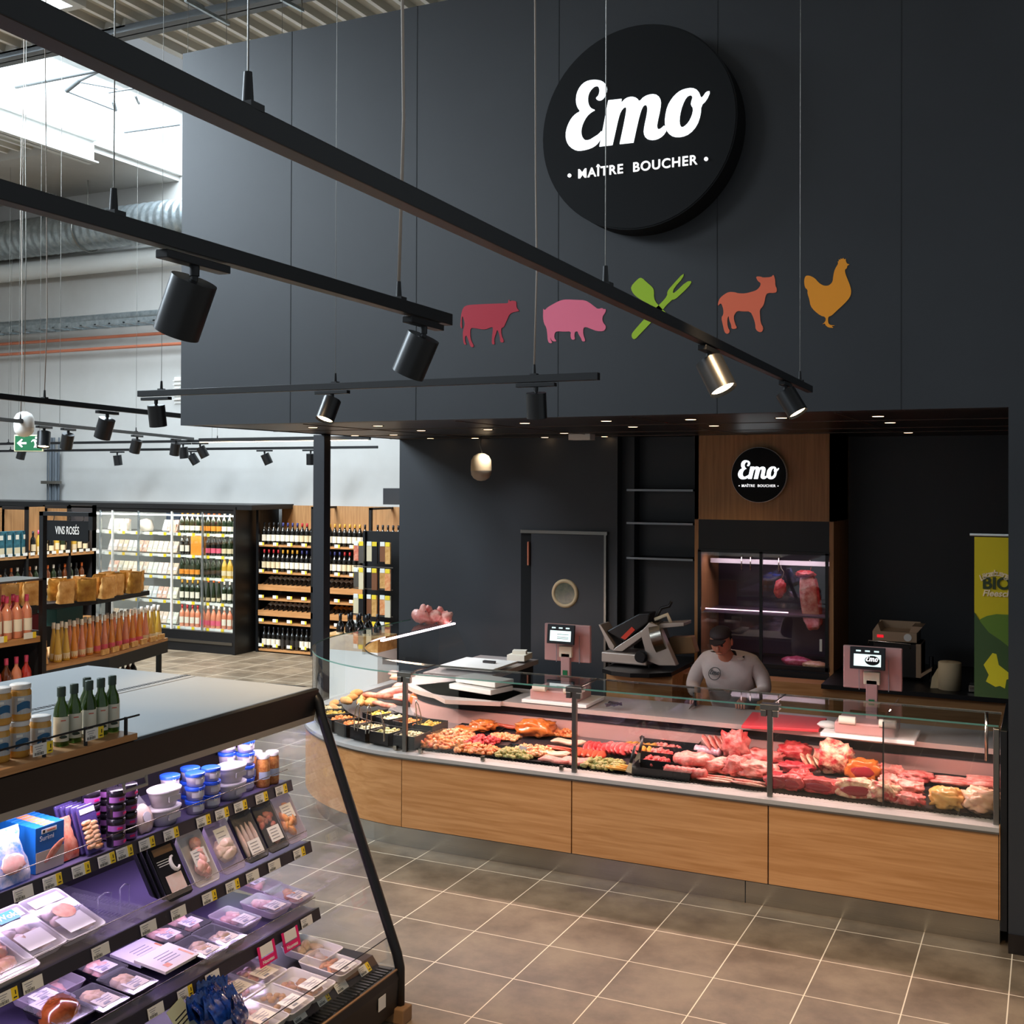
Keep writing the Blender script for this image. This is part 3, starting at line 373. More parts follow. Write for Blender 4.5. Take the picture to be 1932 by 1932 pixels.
# ball shaped pendants (white one far off, cream one above the counter)
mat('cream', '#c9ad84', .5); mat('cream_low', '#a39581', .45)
def pendant(loc, label, ztop, up, lo):
    t = thing('pendant_speaker', label, 'pendant', loc)
    s = .095
    MB().lathe([(0, .125), (.03, .122), (.07, .1), (.092, .06), (.096, 0), (.096, -.035)], 24).build('upper_shell', up, t)
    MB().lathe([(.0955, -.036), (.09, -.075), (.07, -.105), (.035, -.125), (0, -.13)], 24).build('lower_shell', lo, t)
    MB().tube([(0, 0, .12), (.012, 0, (ztop-loc[2])*.4), (-.012, 0, (ztop-loc[2])*.7), (0, 0, ztop-loc[2])], .004, 6).build('cord', 'steel_dark', t)
pendant((-.93, 2.3, 2.62), 'cream egg-shaped pendant hanging from the dark ceiling behind the counter', 2.9, 'cream', 'cream_low')
pendant((-5.45, 1.15, 3.04), 'white egg-shaped pendant above the wine shelves, beside the exit sign', 7.3, 'white', 'white')
# ================= main sign and pictograms on the facade =================
def emo(parent, T, s, m1, m2, small=True, ext=.004, z=0):
    def tr(p): return [((x)*s, (y)*s) for x, y in p]
    for nm, key in (('letter_e', 'E'), ('letter_m', 'm'), ('letter_o', 'o')):
        flat(nm, [tr(smooth_poly(p, 1 if key != 'm' else 1)) for p in LET[key]], m1, parent, ext, T)
    if small:
        text('lettering', 'MAÎTRE  BOUCHER', .080*s, m2, parent, T @ Matrix.Translation((-.0*s, -.245*s, 0)), ext, space=1.13, bold=.0012*s)
        for x in (-.435, .435): flat('dot', [[(x*s+.012*s*math.cos(i*PI/8), -.245*s+.012*s*math.sin(i*PI/8)) for i in range(16)]], m2, parent, ext, T)
def disc_sign(loc, R, th, label, rim, m1, m2):
    t = thing('round_sign', label, 'sign', loc)
    MB().cyl((0, -th, 0), (0, 0, 0), R, n=72).build('sign_disc', rim, t, bevel=.006)
    MB().cyl((0, -th-.004, 0), (0, -th+.002, 0), R*.985, n=72).build('sign_face', 'sign_black', t)
    emo(t, face_to((0, -th-.008, 0), (1, 0, 0)), R/.62, m1, m2)
    return t
disc_sign((1.552, -.36, 4.606), .61, .19, 'large round black sign with glowing white script lettering high on the facade', 'sign_black', 'sign_white', 'sign_soft')
disc_sign((1.519, 2.78, 2.552), .238, .05, 'small round black sign with white script lettering on the oak cabinet panel', 'white_gloss', 'sign_white', 'sign_soft')
for nm, lab, col, polys in ICONS:
    mat('decal_'+nm, col, .5)
    t = thing('wall_decal', lab, 'decal', (0, -.362, 0))
    for p in polys: flat('cutout', [smooth_poly(p, 1)], 'decal_'+nm, t, .0015, face_to((0, 0, 0), (1, 0, 0)))
# ================= doors, shelves, meat cabinet =================
struct('door_1', MB().span((-.747, 2.795, 0), (.109, 2.8, 2.03)), 'black_metal')
mat('door_gap', '#050506', .9)
d1 = tag(MB().span((-.637, 2.765, .02), (.095, 2.8, 2.0)).build('door_2', 'black_wall', bevel=.003), kind='structure')
MB().span((-.747, 2.775, 0), (-.64, 2.793, 2.03)).build('door_opening', 'door_gap', d1)
MB().span((-.747, 2.76, 2.0), (.125, 2.8, 2.03)).span((.095, 2.76, 0), (.115, 2.8, 2.0)).build('door_frame', 'steel_dark', d1)
b = MB(); b.tube([(-.289+.115*math.cos(a), 2.765, 1.45+.115*math.sin(a)) for a in [2*PI*i/40 for i in range(40)]], .02, 8, closed=True)
b.build('porthole_ring', 'cream', d1)
mat('porthole', '#6b6c55', .15, noise=.6, nscale=14, ncol='#44483a'); MB().cyl((-.289, 2.755, 1.45), (-.289, 2.77, 1.45), .1, n=32).build('porthole_pane', 'porthole', d1)
MB().span((-.665, 2.74, 1.7), (-.652, 2.77, 1.92)).build('door_handle', 'copper', d1)
mat('shelf_edge', '#8f9295', .35, .6)
for i, z in enumerate((2.421, 2.122, 1.805)):
    s = thing('wall_shelf', ('top', 'middle', 'lowest')[i]+' thin black shelf between door and oak cabinet', 'shelf', (.61, 2.93, z), group='thin black wall shelves')
    MB().box((0, 0, -.008), (.62, .26, .016)).build('shelf_board', 'black_metal', s)
    MB().box((0, -.132, -.008), (.62, .006, .018)).build('shelf_lip', 'shelf_edge', s)
c = thing('meat_cabinet', 'tall oak-framed glass cabinet with hanging meat behind the counter', 'cabinet', (1.535, 2.8, 0))
MB().box((0, .36, 2.53), (1.2, .72, .74)).build('oak_header', 'oak_v', c)
b = MB()
for s in (-1, 1): b.span((s*.6-.018*s-.018, 0, 0), (s*.6-.018*s+.018, .76, 2.9))
b.build('oak_side', 'oak_v', c)
MB().span((-.565, .0, 1.9), (.565, .7, 2.16)).build('black_panel', 'black_metal', c)
b = MB().span((-.565, .68, .9), (.565, .7, 1.9)).span((-.565, .02, .86), (.565, .7, .9))
b.build('interior', 'black_paint', c)
mat('cab_in', '#3a2d3c', .4); MB().span((-.56, .66, .92), (.56, .675, 1.88)).build('rear_wall', 'cab_in', c)
fr = MB()
for x in (-.555, -.01, .545): fr.span((x-.012, -.012, .9), (x+.014, .01, 1.89))
fr.span((-.565, -.012, 1.875), (.565, .01, 1.9)).span((-.565, -.012, .9), (.565, .01, .93))
fr.build('door_frame', 'black_metal', c)
for x in (-.28, .27): MB().box((x, 0, 1.4), (.53, .006, .95)).build('glass_door', 'pane', c)
MB().span((-.54, .3, 1.76), (.55, .33, 1.80)).build('hanging_rail', 'white_steel', c)
MB().box((.5, -.02, 1.12), (.02, .02, .1)).build('door_pull', 'white_steel', c)
mat('perf', '#6a5a6c', .4, .4); MB().span((-.55, .12, 1.33), (.55, .6, 1.345)).build('perforated_shelf', 'perf', c)
mat('led_dim', '#ffdfe6', .5, emit=1.6, ecol='#ffd0e8'); MB().span((-.53, .1, 1.362), (.2, .112, 1.370)).build('led_strip', 'led_dim', c)
MB().span((-.565, -.004, .3), (.565, .6, .88)).build('drawer', 'black_metal', c)
MB().span((.17, -.02, .78), (.37, -.004, .795)).span((.17, -.015, .755), (.37, -.004, .762)).build('drawer_pull', 'white_steel', c)
area('cabinet_light', (1.54, 3.0, 1.86), 1.0, 1.6, (1, .72, .92), sy=.1)
area('cabinet_light_low', (1.54, 2.95, 1.32), 1.0, .5, (.85, .6, 1), sy=.1)
MK = dict(coat=.12, bump=.5, bscale=45)
mat('beef', '#a01220', .38, noise=.7, nscale=24, ncol='#c4504c', **MK); mat('fat', '#dca898', .45, noise=.7, nscale=16, ncol='#b9564e', **MK); mat('pork', '#c85a54', .4, noise=.75, nscale=17, ncol='#e29c90', **MK)
mat('rosepork', '#b53a3a', .38, noise=.75, nscale=16, ncol='#d4827a', **MK); mat('lamb_meat', '#b03438', .4, noise=.8, nscale=18, ncol='#e6bf9e', **MK); mat('beef_dark', '#861521', .35, noise=.6, nscale=24, ncol='#a8323a', **MK)
h = thing('hanging_meat', 'large fatty beef rib side hanging from hook in the cabinet', 'meat', (1.88, 3.11, 1.45))
MB().blob((0, 0, 0), (.075, .06, .25), 3, .12, 2, pw=.6, T=Matrix.Rotation(-.14, 4, 'Y')).build('rib_side', 'fat', h)
MB().blob((-.035, .0, .235), (.085, .06, .035), 5, .3, 3).blob((.062, .02, .0), (.03, .05, .22), 6, .2, 3, T=Matrix.Rotation(-.14, 4, 'Y')).build('lean_meat', 'beef', h)
MB().tube([(-.02, 0, .33), (.0, 0, .36), (.02, 0, .33), (.0, 0, .26)], .004, 6).build('hook', 'steel', h)
h = thing('hanging_meat', 'small red meat cut hanging from hook in the cabinet', 'meat', (1.62, 3.11, 1.55))
MB().blob((0, 0, 0), (.05, .04, .085), 8, .25, 3, T=Matrix.Rotation(.15, 4, 'Y')).build('meat_cut', 'beef', h)
MB().tube([(.0, 0, .07), (.03, 0, .12), (.035, 0, .15), (.01, 0, .18), (.0, 0, .25)], .004, 6).build('hook', 'steel', h)
for x in (1.29, 1.37, 1.62):
    h = tag(MB().tube([(x, 3.1, 1.83), (x, 3.06, 1.82), (x, 3.06, 1.72), (x, 3.08, 1.70)], .006, 6).build('meat_hook', 'steel'), 'empty steel hook on the cabinet rail' if x < 1.5 else 'steel hook carrying the small red cut', 'hook')
    if x < 1.5: h['group'] = 'empty hooks on the rail'
mat('minced', '#c42c56', .3, noise=.6, nscale=40, ncol='#e07a94', coat=.5); mat('minced_pale', '#cf9472', .3, noise=.6, nscale=40, ncol='#e8c3a4', coat=.5)
tag(MB().blob((0, 0, 0), (.13, .08, .045), 2, .15, 2).build('meat_pack', 'minced', loc=(1.80, 2.95, .945)), 'bright pink vacuum-packed meat on the cabinet floor', 'packed meat')
tag(MB().blob((0, 0, 0), (.11, .08, .035), 4, .15, 2).build('meat_pack', 'minced_pale', loc=(1.97, 2.88, .935)), 'pale beige vacuum-packed meat beside the pink pack', 'packed meat')
# back worktops
def worktop(x0, x1, y0, y1, label, curve=False):
    t = thing('back_worktop', label, 'counter', ((x0+x1)/2, y0, 0)); w = (x1-x0)/2; D = y1-y0
    if curve:
        P = [(-w, D), (-w, .12), (-w*.6, .03), (0, 0), (w*.5, .06), (w, .2), (w, D)]
        MB().prism([(p[0], p[1], .87) for p in P], (0, 0, .035)).build('worktop', 'black_metal', t)
    else: MB().span((-w, 0, .87), (w, D, .905)).build('worktop', 'black_metal', t)
    MB().span((-w, .06 if not curve else .22, .1), (w, D, .87)).build('oak_front', 'oak', t)
worktop(2.15, 3.56, 2.15, 3.58, 'black worktop on oak fronts at the dark end behind the counter')
worktop(.345, .93, 1.95, 3.04, 'black curved worktop under the meat slicer', True)
tag(MB().span((.93, 2.5, .1), (2.15, 2.72, .84)).build('base_unit', 'oak'), 'low oak unit standing in front of the glass meat cabinet', 'cabinet')
# column
tag(MB().span((-2.185, 1.45, 0), (-2.065, 1.55, 2.9)).build('column', 'black_paint', bevel=.004), 'slim black column standing at the corner of the dark ceiling', 'column')
# banner
bn = thing('hanging_banner', 'green and yellow banner hanging from a rod at the counter end', 'banner', (3.507, .0, 0))
MB().cyl((-.14, 0, 2.2), (.1, 0, 2.2), .007, n=8).build('rod', 'white_steel', bn)
mat('b_yel', '#c0a800', .6); mat('b_yel2', '#a29708', .6); mat('b_dk', '#33491f', .6); mat('b_md', '#55701c', .6); mat('b_map', '#cdbb14', .6); mat('b_txt', '#e6cba2', .6); mat('b_bio', '#2a3414', .6)
MB().box((0, .0, 1.735), (.232, .003, .905)).build('banner_sheet', 'b_yel', bn)
T = face_to((0, -.004, 0), (1, 0, 0))
flat('green_hill', [[(-.116, 1.283), (.116, 1.283), (.116, 1.74), (.06, 1.755), (-.0, 1.755), (-.05, 1.742), (-.08, 1.725), (-.116, 1.69)]], 'b_md', bn, .0006, T)
flat('dark_hill', [[(-.116, 1.283), (.116, 1.283), (.116, 1.53), (.07, 1.57), (.02, 1.61), (-.04, 1.65), (-.08, 1.7), (-.116, 1.76)]], 'b_dk', bn, .001, T)
flat('map_shape', [[(-.02, 1.535), (0, 1.53), (.012, 1.47), (.07, 1.425), (.074, 1.4), (.052, 1.39), (.044, 1.34), (.018, 1.352), (-.005, 1.345), (-.055, 1.372), (-.04, 1.41), (-.067, 1.465)]], 'b_map', bn, .0014, T)
text('lettering', 'BIO', .092, 'b_bio', bn, T @ Matrix.Translation((0, 1.925, 0)), .001, bold=.003)
text('lettering', 'Fleesch', .05, 'b_txt', bn, T @ Matrix.Translation((0, 1.87, 0)), .001, bold=.0012, shear=.25)
for i, ch in enumerate('Lëtzebuerger'):
    a = (5.5-i)*.135; R = .115
    text('lettering', ch, .046, 'b_txt', bn, T @ Matrix.Translation((-R*math.sin(a)*1.02, 1.87+R*math.cos(a), 0)) @ Matrix.Rotation(a*.7, 4, 'Z'), .001, bold=.0012, shear=.2)
# downlights in the dark ceiling
dl = thing('downlight', 'small recessed warm downlight in the dark shop ceiling', 'light', (0, 0, 2.9), group='recessed downlights in the dark ceiling')
MB().lathe([(.035, 0), (.045, -.003), (.047, 0), (.047, .004)], 20).build('trim_ring', 'soffit_black', dl)
mat('led_dl', '#ffd9ae', .5, emit=5, ecol='#ffd2a0'); MB().cyl((0, 0, -.003), (0, 0, .002), .034, n=20).build('lens', 'led_dl', dl)
DL = [(-2.0, 1.75), (-.825, 1.02), (-.72, .2), (-1.5, 1.7), (-1.63, 2.6), (-.23, 1.04), (-1.2, 2.7), (.46, .24), (.06, 1.9), (-.48, 2.72), (1.09, .18), (.98, 1.03), (.12, 2.72), (1.67, .19), (1.58, 1.08), (2.83, .26), (2.8, 1.07), (2.73, 2.79), (2.25, .22), (-1.33, .24)]
dl.location = (DL[0][0]+.06, DL[0][1], 2.9)
for x, y in DL[1:]: dup(dl, (x, y, 2.9))
for x, y, p in ((-.8, 2.2, 16), (-1.3, 1.7, 6), (.46, 1.6, 4), (1.4, 1.9, 13), (1.6, 1.2, 5), (2.8, 1.5, 1.6), (2.6, 2.4, 1.5), (0.3, 1.5, 5)):
    spot('downlight_beam', (x, y, 2.88), p, WARM if p != 16 else (.9, .93, 1), (0, .25 if y > 1.8 else -.05, -1), 95, .9, .05)
tag(MB().box((0, 0, 0), (.2, .12, .05)).build('ceiling_sensor', 'white', loc=(.1, 2.2, 2.875)), 'small white box fixed under the dark ceiling near the pendant', 'sensor')
# ================= track lighting =================
RT = Vector((.903, .4296, 0)); FW = Vector((-.4296, .903, 0))
def A(r, u, f): return (RT*r+FW*f+Vector((0, 0, u))).normalized()
def track(p0, p1, label, wires, z=3.0):
    t = thing('lighting_track', label, 'light track', (p0[0], p0[1], z)); v = Vector((p1[0]-p0[0], p1[1]-p0[1], 0))
    R = face_to((0, 0, 0), v); L = v.length; b = MB()
    b.box((L/2, 0, 0), (L, .034, .036), T=R @ Matrix.Rotation(PI/2, 4, 'X') @ Matrix.Scale(1, 4))
    b.box((L/2, -.019, .0), (L, .004, .012), 1, T=R @ Matrix.Rotation(PI/2, 4, 'X'))
    b.build('track_rail', ['black_metal', 'steel_dark'], t, bevel=.002)
    for x, zt, r in wires:
        p = v.normalized()*x
        MB().cyl(p+Vector((0, 0, .02)), p+Vector((0, 0, .07)), .009, .006, 10).box(p+Vector((0, 0, .02)), (.035, .03, .01)).build('wire_grip', 'black_metal', t)
        if r > .003: MB().tube([p+Vector((.01*math.sin(i*2.1)*(i % 2), .01*math.sin(i), .07+(zt-z-.07)*i/9)) for i in range(10)], r*.8, 8).build('power_cord', 'cord_beige', t)
        else: MB().cyl(p+Vector((0, 0, .07)), p+Vector((0, 0, zt-z)), r, n=6).build('suspension_wire', 'steel_dark', t)
    return t
def track_spot(x, y, aim, label, trk, on=0, s=1.0, z=3.0, group=None, pw=None):
    t = thing('track_spotlight', label, 'spotlight', (x, y, z-.02), group=group); u = Vector(trk).normalized(); a = Vector(aim).normalized()
    R = face_to((0, 0, 0), u)
    MB().box((0, -.012*s, 0), (.21*s, .018*s, .032*s), T=R).build('adapter', 'black_metal', t, bevel=.002)
    piv = Vector((0, 0, -.042*s)); c0 = piv-a*.03*s+a.cross(u).normalized()*.0
    MB().cyl((0, 0, -.02*s), piv, .011*s, n=10).cyl(piv+u*.0, piv-Vector((0, 0, .02*s)), .008*s, n=10).build('stem', 'black_metal', t)
    c0 = piv-Vector((0, 0, .008*s))-a*.0*s; e = c0+a*.125*s; w, q = frame(a); b = MB()
    b.cyl(c0, e, .05*s, n=32, cap=False); b.add([c0+(w*math.cos(2*PI*i/32)+q*math.sin(2*PI*i/32))*.05*s for i in range(32)], [tuple(range(32))])
    b.cyl(e, e-a*.012*s, .05*s, .043*s, 32, cap=False)
    b.build('housing', 'spot_black', t)
    MB().cyl(e-a*.012*s, e-a*.014*s, .043*s, n=32).build('lens', 'led_warm' if on else 'black_plastic', t)
    if pw: spot('spot_beam', t.location+e+a*.01, pw, WARM, a, 48, .7, .04)
    return t
mat('spot_black', '#141517', .33, spec=.6)
Tdir1 = (-.04, 1, 0)
track((2.80, -6.3), (2.60, -.70), 'longest black lighting track running diagonally overhead to the facade', [(.6, 7.3, .0015), (2.15, 7.3, .0015), (5.28, 7.3, .0015)])
track_spot(2.682, -3.0, A(.42, -1, -.38), 'lit black spotlight nearer the end of the longest track, under the lamb decal', Tdir1, 1, pw=70)
track_spot(2.627, -1.45, A(.5, -1, -.38), 'lit black spotlight at the very end of the longest track', Tdir1, 1, pw=40)
track((2.16, -6.2), (2.09, -3.86), 'shorter black lighting track whose end hangs beside the cow decal', [(.9, 7.3, .0015), (2.03, 7.3, .006)])
track_spot(2.126, -5.06, A(-.42, -1, .25), 'large unlit black spotlight close to the camera on the shorter track', Tdir1, 0)
track_spot(2.095, -4.02, A(-.45, -1, .25), 'unlit black spotlight with a bright metallic edge near the cow decal', Tdir1, 0)
track((-1.06, -1.88), (1.83, -1.88), 'horizontal black lighting track in front of the facade bottom edge', [(.17, 7.3, .0015), (1.38, 7.3, .0015), (2.55, 7.3, .006)])
track_spot(.30, -1.88, A(-.3, -1, -.35), 'lit black spotlight in the middle of the horizontal track', (1, 0, 0), 1, pw=60)
track_spot(1.50, -1.88, A(.05, -1, .2), 'unlit black spotlight near the far tip of the horizontal track', (1, 0, 0), 0, 1.0)
track_spot(-.93, -1.88, A(.05, -1, .2), 'unlit black spotlight against the pale wall on the horizontal track', (1, 0, 0), 0, 1.0)
d3 = (-.22, 1, 0)
track((-1.7, -3.4), (-2.65, .9), 'black lighting track passing behind the facade corner, upper of two', [(1.8, 7.3, .004)])
track_spot(-2.241, -.95, A(-.35, -1, .2), 'black spotlight with vent slots tilted over the wine area', d3, 0, 1.15)
track((-4.6, -1.0), (-7.1, 5.5), 'long thin black lighting track above the wine gondola', [(2.2, 7.3, .004), (5.0, 7.3, .002)], 3.06)
for x, y, a, on, l in ((-5.56, 1.5, A(.05, -1, -.25), 1, 'brightly lit spotlight beside the grey conduits'), (-5.754, 2.0, A(-.3, -1, .3), 0, 'small unlit spotlight next to the bright one by the conduits'), (-6.408, 3.7, A(-.3, -1, .2), 0, 'small dark spotlight alone on the thin track above the dairy fridge'), (-6.869, 4.9, A(-.2, -1, .2), 0, 'small dark spotlight partly hidden by the facade bottom')):
    track_spot(x, y, a, l, (-.36, 1, 0), on, 1.3, 3.06, pw=(40 if on else None))
track((-11.5, 5.3), (-5.9, 5.3), 'distant black lighting track in front of the pale back wall', [(1, 7.3, .002), (5, 7.3, .002)], 3.02)
track((-14.5, 6.2), (-4.5, 6.2), 'farthest black lighting track close to the pale back wall', [(3, 7.2, .002), (9, 7.2, .002)], 2.94)
for x, y, z, r, on, l in ((-10.2, 5.3, 3.02, -.3, 1, 'small far spotlight in a pair left of the dairy fridge'), (-9.2, 6.2, 2.94, .1, 1, 'lit far spotlight above the sausage shelves of the dairy fridge'), (-7.75, 6.2, 2.94, .6, 0, 'far dark spotlight tilted away above the fridge end'), (-6.4, 6.2, 2.94, .45, 0, 'far dark spotlight above the start of the wine wall'), (-5.6, 6.2, 2.94, .0, 1, 'lit far spotlight close to the black column'), (-7.1, 5.3, 3.02, .1, 1, 'lit far spotlight overlapping its neighbour by the facade corner'), (-6.8, 5.3, 3.02, .5, 0, 'far spotlight turned aside by the facade corner')):
    track_spot(x, y, A(r, -1, .1), l, (1, 0, 0), on, 1.25, z)
t = thing('linear_lamp', 'long warm LED bar hanging above the wine wall', 'lamp', (-4.9, 4.6, 3.0))
MB().box((.0, 0, 0), (2.6, .05, .05)).build('lamp_body', 'black_metal', t); MB().box((0, -.02, -.027), (2.55, .03, .006)).build('diffuser', 'led_warm', t)
for x in (-1.1, 1.1): MB().cyl((x, 0, .02), (x, 0, 4.3), .002, n=6).build('suspension_wire', 'steel_dark', t)
# warm light of the unseen tracks behind and over the shop floor
for x, y, p, aim in ((1.3, -3.6, 120, (.05, .55, -1)), (2.9, -3.4, 110, (.0, .5, -1)), (.2, -2.8, 90, (-.1, .6, -1)), (1.6, -5.2, 140, (.1, .3, -1)), (3.6, -2.6, 80, (-.05, .4, -1)), (-.7, -5.6, 90, (.5, .3, -1))):
    spot('ceiling_spot', (x, y, 3.35), p, WARM, aim, 70, .8, .08)
for x, y, p in ((-9.5, 3.9, 110), (-7.8, 3.6, 130), (-5.9, 4.0, 120), (-4.2, 4.2, 110)):
    spot('ceiling_spot', (x, y, 3.1), p, (1, .78, .55), (0, .75, -1), 85, .8, .08)
for x, y, p, aim in ((-1.0, -1.8, 70, (-.9, .35, -1)), (-2.2, 1.6, 70, (-.9, 0, -1)), (-2.4, -2.6, 60, (-.3, .4, -1))):
    spot('ceiling_spot', (x, y, 3.1), p, (1, .78, .55), aim, 80, .8, .08)
# ================= butcher counter =================
ct = thing('meat_counter', 'long curved glass meat counter with oak front panels and steel plinth', 'counter', (0, 0, 0))
CX, CY = -.175, 1.18
def arc(r, z, n=20, a0=0, a1=PI/2): return [(CX-r*math.sin(a0+(a1-a0)*i/n), CY-r*math.cos(a0+(a1-a0)*i/n), z) for i in range(n+1)]
def swept(prof, m=0, b=None, straight=True, wing=True, n=24, x1=3.535, closed=True):
    # prof: (y at straight part, z); swept along the straight front, the curve and the wing
    b = b or MB(); rows = []
    for y, z in prof:
        r = CY-y; P = []
        if straight: P.append((x1, y, z))
        P += arc(r, z, n)
        if wing: P.append((CX-r, 2.3, z))
        rows.append(P)
    if closed: rows.append(rows[0])
    b.sheet([list(q) for q in zip(*rows)], m, False)
    return b
def pan(x0, x1): return MB().span((x0+.004, -.35, .16), (x1-.004, -.332, .622))
XS = (-.175, 1.066, 2.3, 3.535)
for i in range(3): pan(XS[i], XS[i+1]).build('oak_panel', 'oak', ct)
n = 24; b = MB(); o1 = arc(1.53, 0, n)+[(CX-1.53, 2.3, 0)]; i1 = arc(1.512, 0, n)+[(CX-1.512, 2.3, 0)]
oak('oak_curve', '#bd8a58', '#a5713f', 0, .8)
for P in (o1, i1): b.sheet([[(p[0], p[1], z) for p in P] for z in (.16, .622)], 0, True)
b.build('oak_panel', 'oak_curve', ct)
swept([(-.27, 0), (-.27, .145), (-.25, .145), (-.25, 0)]).build('steel_plinth', 'steel', ct)
MB().span((2.145, -.2715, .0), (2.15, -.269, .145)).build('plinth_joint', 'seam', ct)
swept([(-.332, .15), (-.332, .62), (-.29, .62), (-.29, .15)]).build('carcass', 'black_paint', ct)
MB().span((3.54, -.345, .1), (3.575, .5, 1.17)).build('end_panel', 'black_metal', ct, bevel=.003)
MB().span((3.535, -.35, .16), (3.54, -.30, .66)).build('edge_strip', 'oak', ct)
swept([(-.362, .625), (-.362, .652), (-.24, .662), (-.24, .625)]).build('front_rail', 'rail_grey', ct)
swept([(-.364, .618), (-.364, .628), (-.30, .628), (-.30, .618)]).build('rail_trim', 'steel_dark', ct)
sl = MB()
for i in range(140):
    x = -.1+i*.026
    if x < 3.5: sl.box((x, -.232, .664), (.009, .03, .006))
sl.build('air_grille', 'black_metal', ct)
swept([(-.215, .63), (-.215, .66), (.46, .70), (.46, .64)]).build('display_deck', 'deck_dark', ct) if mat('deck_dark', '#2b272b', .3, spec=.7) else 0
mat('pink_steel', '#c49a94', .3, .3); mat('gap_dark', '#1c1a22', .7)
swept([(.46, .70), (.47, .80), (.49, .80), (.48, .69)]).build('back_panel', 'pink_steel', ct)
swept([(.50, .78), (.50, .89), (.52, .89), (.52, .78)]).build('curtain_strips', 'gap_dark', ct)
swept([(.43, .868), (.43, .90), (.95, .90), (.95, .868)], wing=False).build('service_shelf', 'shelf_pink', ct) if mat('shelf_pink', '#cfc2bd', .3, .5) else 0
MB().span((.0, .85, .1), (3.5, .93, .868)).build('rear_body', 'oak', ct)
# glass
def glass_obj(b, name, mm='pane'): return b.build(name, mm, ct)
for i in range(3): glass_obj(MB().span((XS[i]+.022, -.303, .66), (XS[i+1]-.022, -.297, 1.178)), 'front_glass')
glass_obj(MB().sheet([[(p[0], p[1], z) for p in arc(1.48, 0, 24)] for z in (.66, 1.178)]), 'curved_front_glass')
b = MB(); rows = []
for r in (1.482, 1.08): rows.append([(3.53, CY-r, 1.184)]+arc(r, 1.184, 24)+[(CX-r if r > 1.2 else -1.2, 2.3, 1.184)])
glass_obj(b.sheet(rows), 'top_glass', 'pane_top') if glass('pane_top', (.90, .95, .93), .35) else 0
b = MB(); rows = [[(3.53, CY-1.486, z)]+arc(1.486, z, 30)+[(CX-1.486, 2.3, z)] for z in (1.179, 1.189)]
b.sheet(rows).build('glass_front_edge', 'glass_edge', ct)
b = MB(); rows = [[(3.53, CY-1.078, z)]+arc(1.078, z, 30) for z in (1.172, 1.186)]
b.sheet(rows).build('rear_glass_rail', 'steel', ct)
for x in XS[:3]+(3.52,):
    MB().span((x-.016, -.318, .65), (x+.016, -.29, 1.172)).build('post', 'steel_dark', ct, bevel=.004)
    if x < 3.5:
        MB().span((x-.055, -.325, 1.163), (x+.055, -.26, 1.196)).span((x-.05, -.33, 1.125), (x-.018, -.30, 1.163)).span((x+.018, -.33, 1.125), (x+.05, -.30, 1.163)).cyl((x, -.3, 1.182), (x+.0, .1, 1.182), .006, n=8).build('clamp', 'steel_dark', ct, bevel=.003)
for x in (-.25, -.05, .42, .98): MB().box((x, -.31 if x > -.2 else -.305, .675), (.024, .02, .03)).build('glass_clip', 'steel', ct)
glass_obj(MB().span((2.93, -.29, .68), (2.936, .42, 1.16)), 'divider_glass'); MB().span((2.929, -.295, .68), (2.937, -.289, 1.15)).build('divider_edge', 'black_metal', ct)
# wing: slanted service glass, lamp and end pane
glass_obj(MB().sheet([[(-1.2, 1.1, 1.19), (-1.2, 2.3, 1.19)], [(-.93, 1.1, .92), (-.93, 2.3, .92)]]), 'slanted_glass')
glass_obj(MB().sheet([[(-1.655, 2.3, .66), (-1.655, 2.3, 1.184)], [(-.93, 2.3, .66), (-1.2, 2.3, 1.184)]]), 'end_glass')
MB().span((-1.215, 1.04, 1.165), (-1.19, 2.3, 1.178)).build('led_strip', 'led_pink', ct)
MB().span((-.93, 1.25, .86), (-.35, 2.3, .90)).build('side_worktop', 'shelf_pink', ct); MB().span((-.88, 1.25, .1), (-.40, 2.3, .86)).build('side_unit', 'black_paint', ct)
MB().tube([(3.45, .1, 1.18), (3.45, .1, .9)], .01, 8).build('support', 'steel', ct)
area('counter_tube', (1.68, .03, 1.165), 3.6, 30, (1, .66, .60), aim=(0, -.25, -1), sy=.03)
area('counter_tube_curve', (-.85, .35, 1.16), 1.2, 11, (1, .74, .62), aim=(-.2, -.2, -1), sy=.05); bpy.data.objects['counter_tube_curve'].rotation_euler.z = -.8
area('counter_tube_wing', (-1.25, 1.7, 1.155), .05, 5, (1, .8, .74), sy=1.1)
# ================= meat =================
def dz(y): return .665+(y+.26)*.055
mat('skewer', '#c8502c', .35, noise=.6, nscale=26, ncol='#e2a05a', coat=.5); mat('kebab_mix', '#c8563c', .35, noise=.6, nscale=38, ncol='#d8b37a', coat=.4); mat('roast', '#cf7430', .3, noise=.5, nscale=9, ncol='#a8531d', coat=.7)
mat('herb_meat', '#b79f6a', .45, noise=.6, nscale=45, ncol='#6f7f3c'); mat('breaded', '#d8a048', .7, noise=.5, nscale=60, ncol='#c08434'); mat('sausage_pale', '#e6b9a0', .35, coat=.4, noise=.4, nscale=14); mat('sausage_red', '#c8543a', .3, coat=.5, noise=.4, nscale=14)
mat('chicken', '#e3b78e', .4, noise=.5, nscale=10, ncol='#d89a86', coat=.3); mat('chicken_yellow', '#dba860', .4, noise=.5, nscale=10, ncol='#c8863e', coat=.3); mat('ham', '#c76a62', .4, noise=.6, nscale=8, ncol='#e6b3a4', coat=.2); mat('bread', '#d3a468', .7, noise=.5, nscale=20, ncol='#b98048')
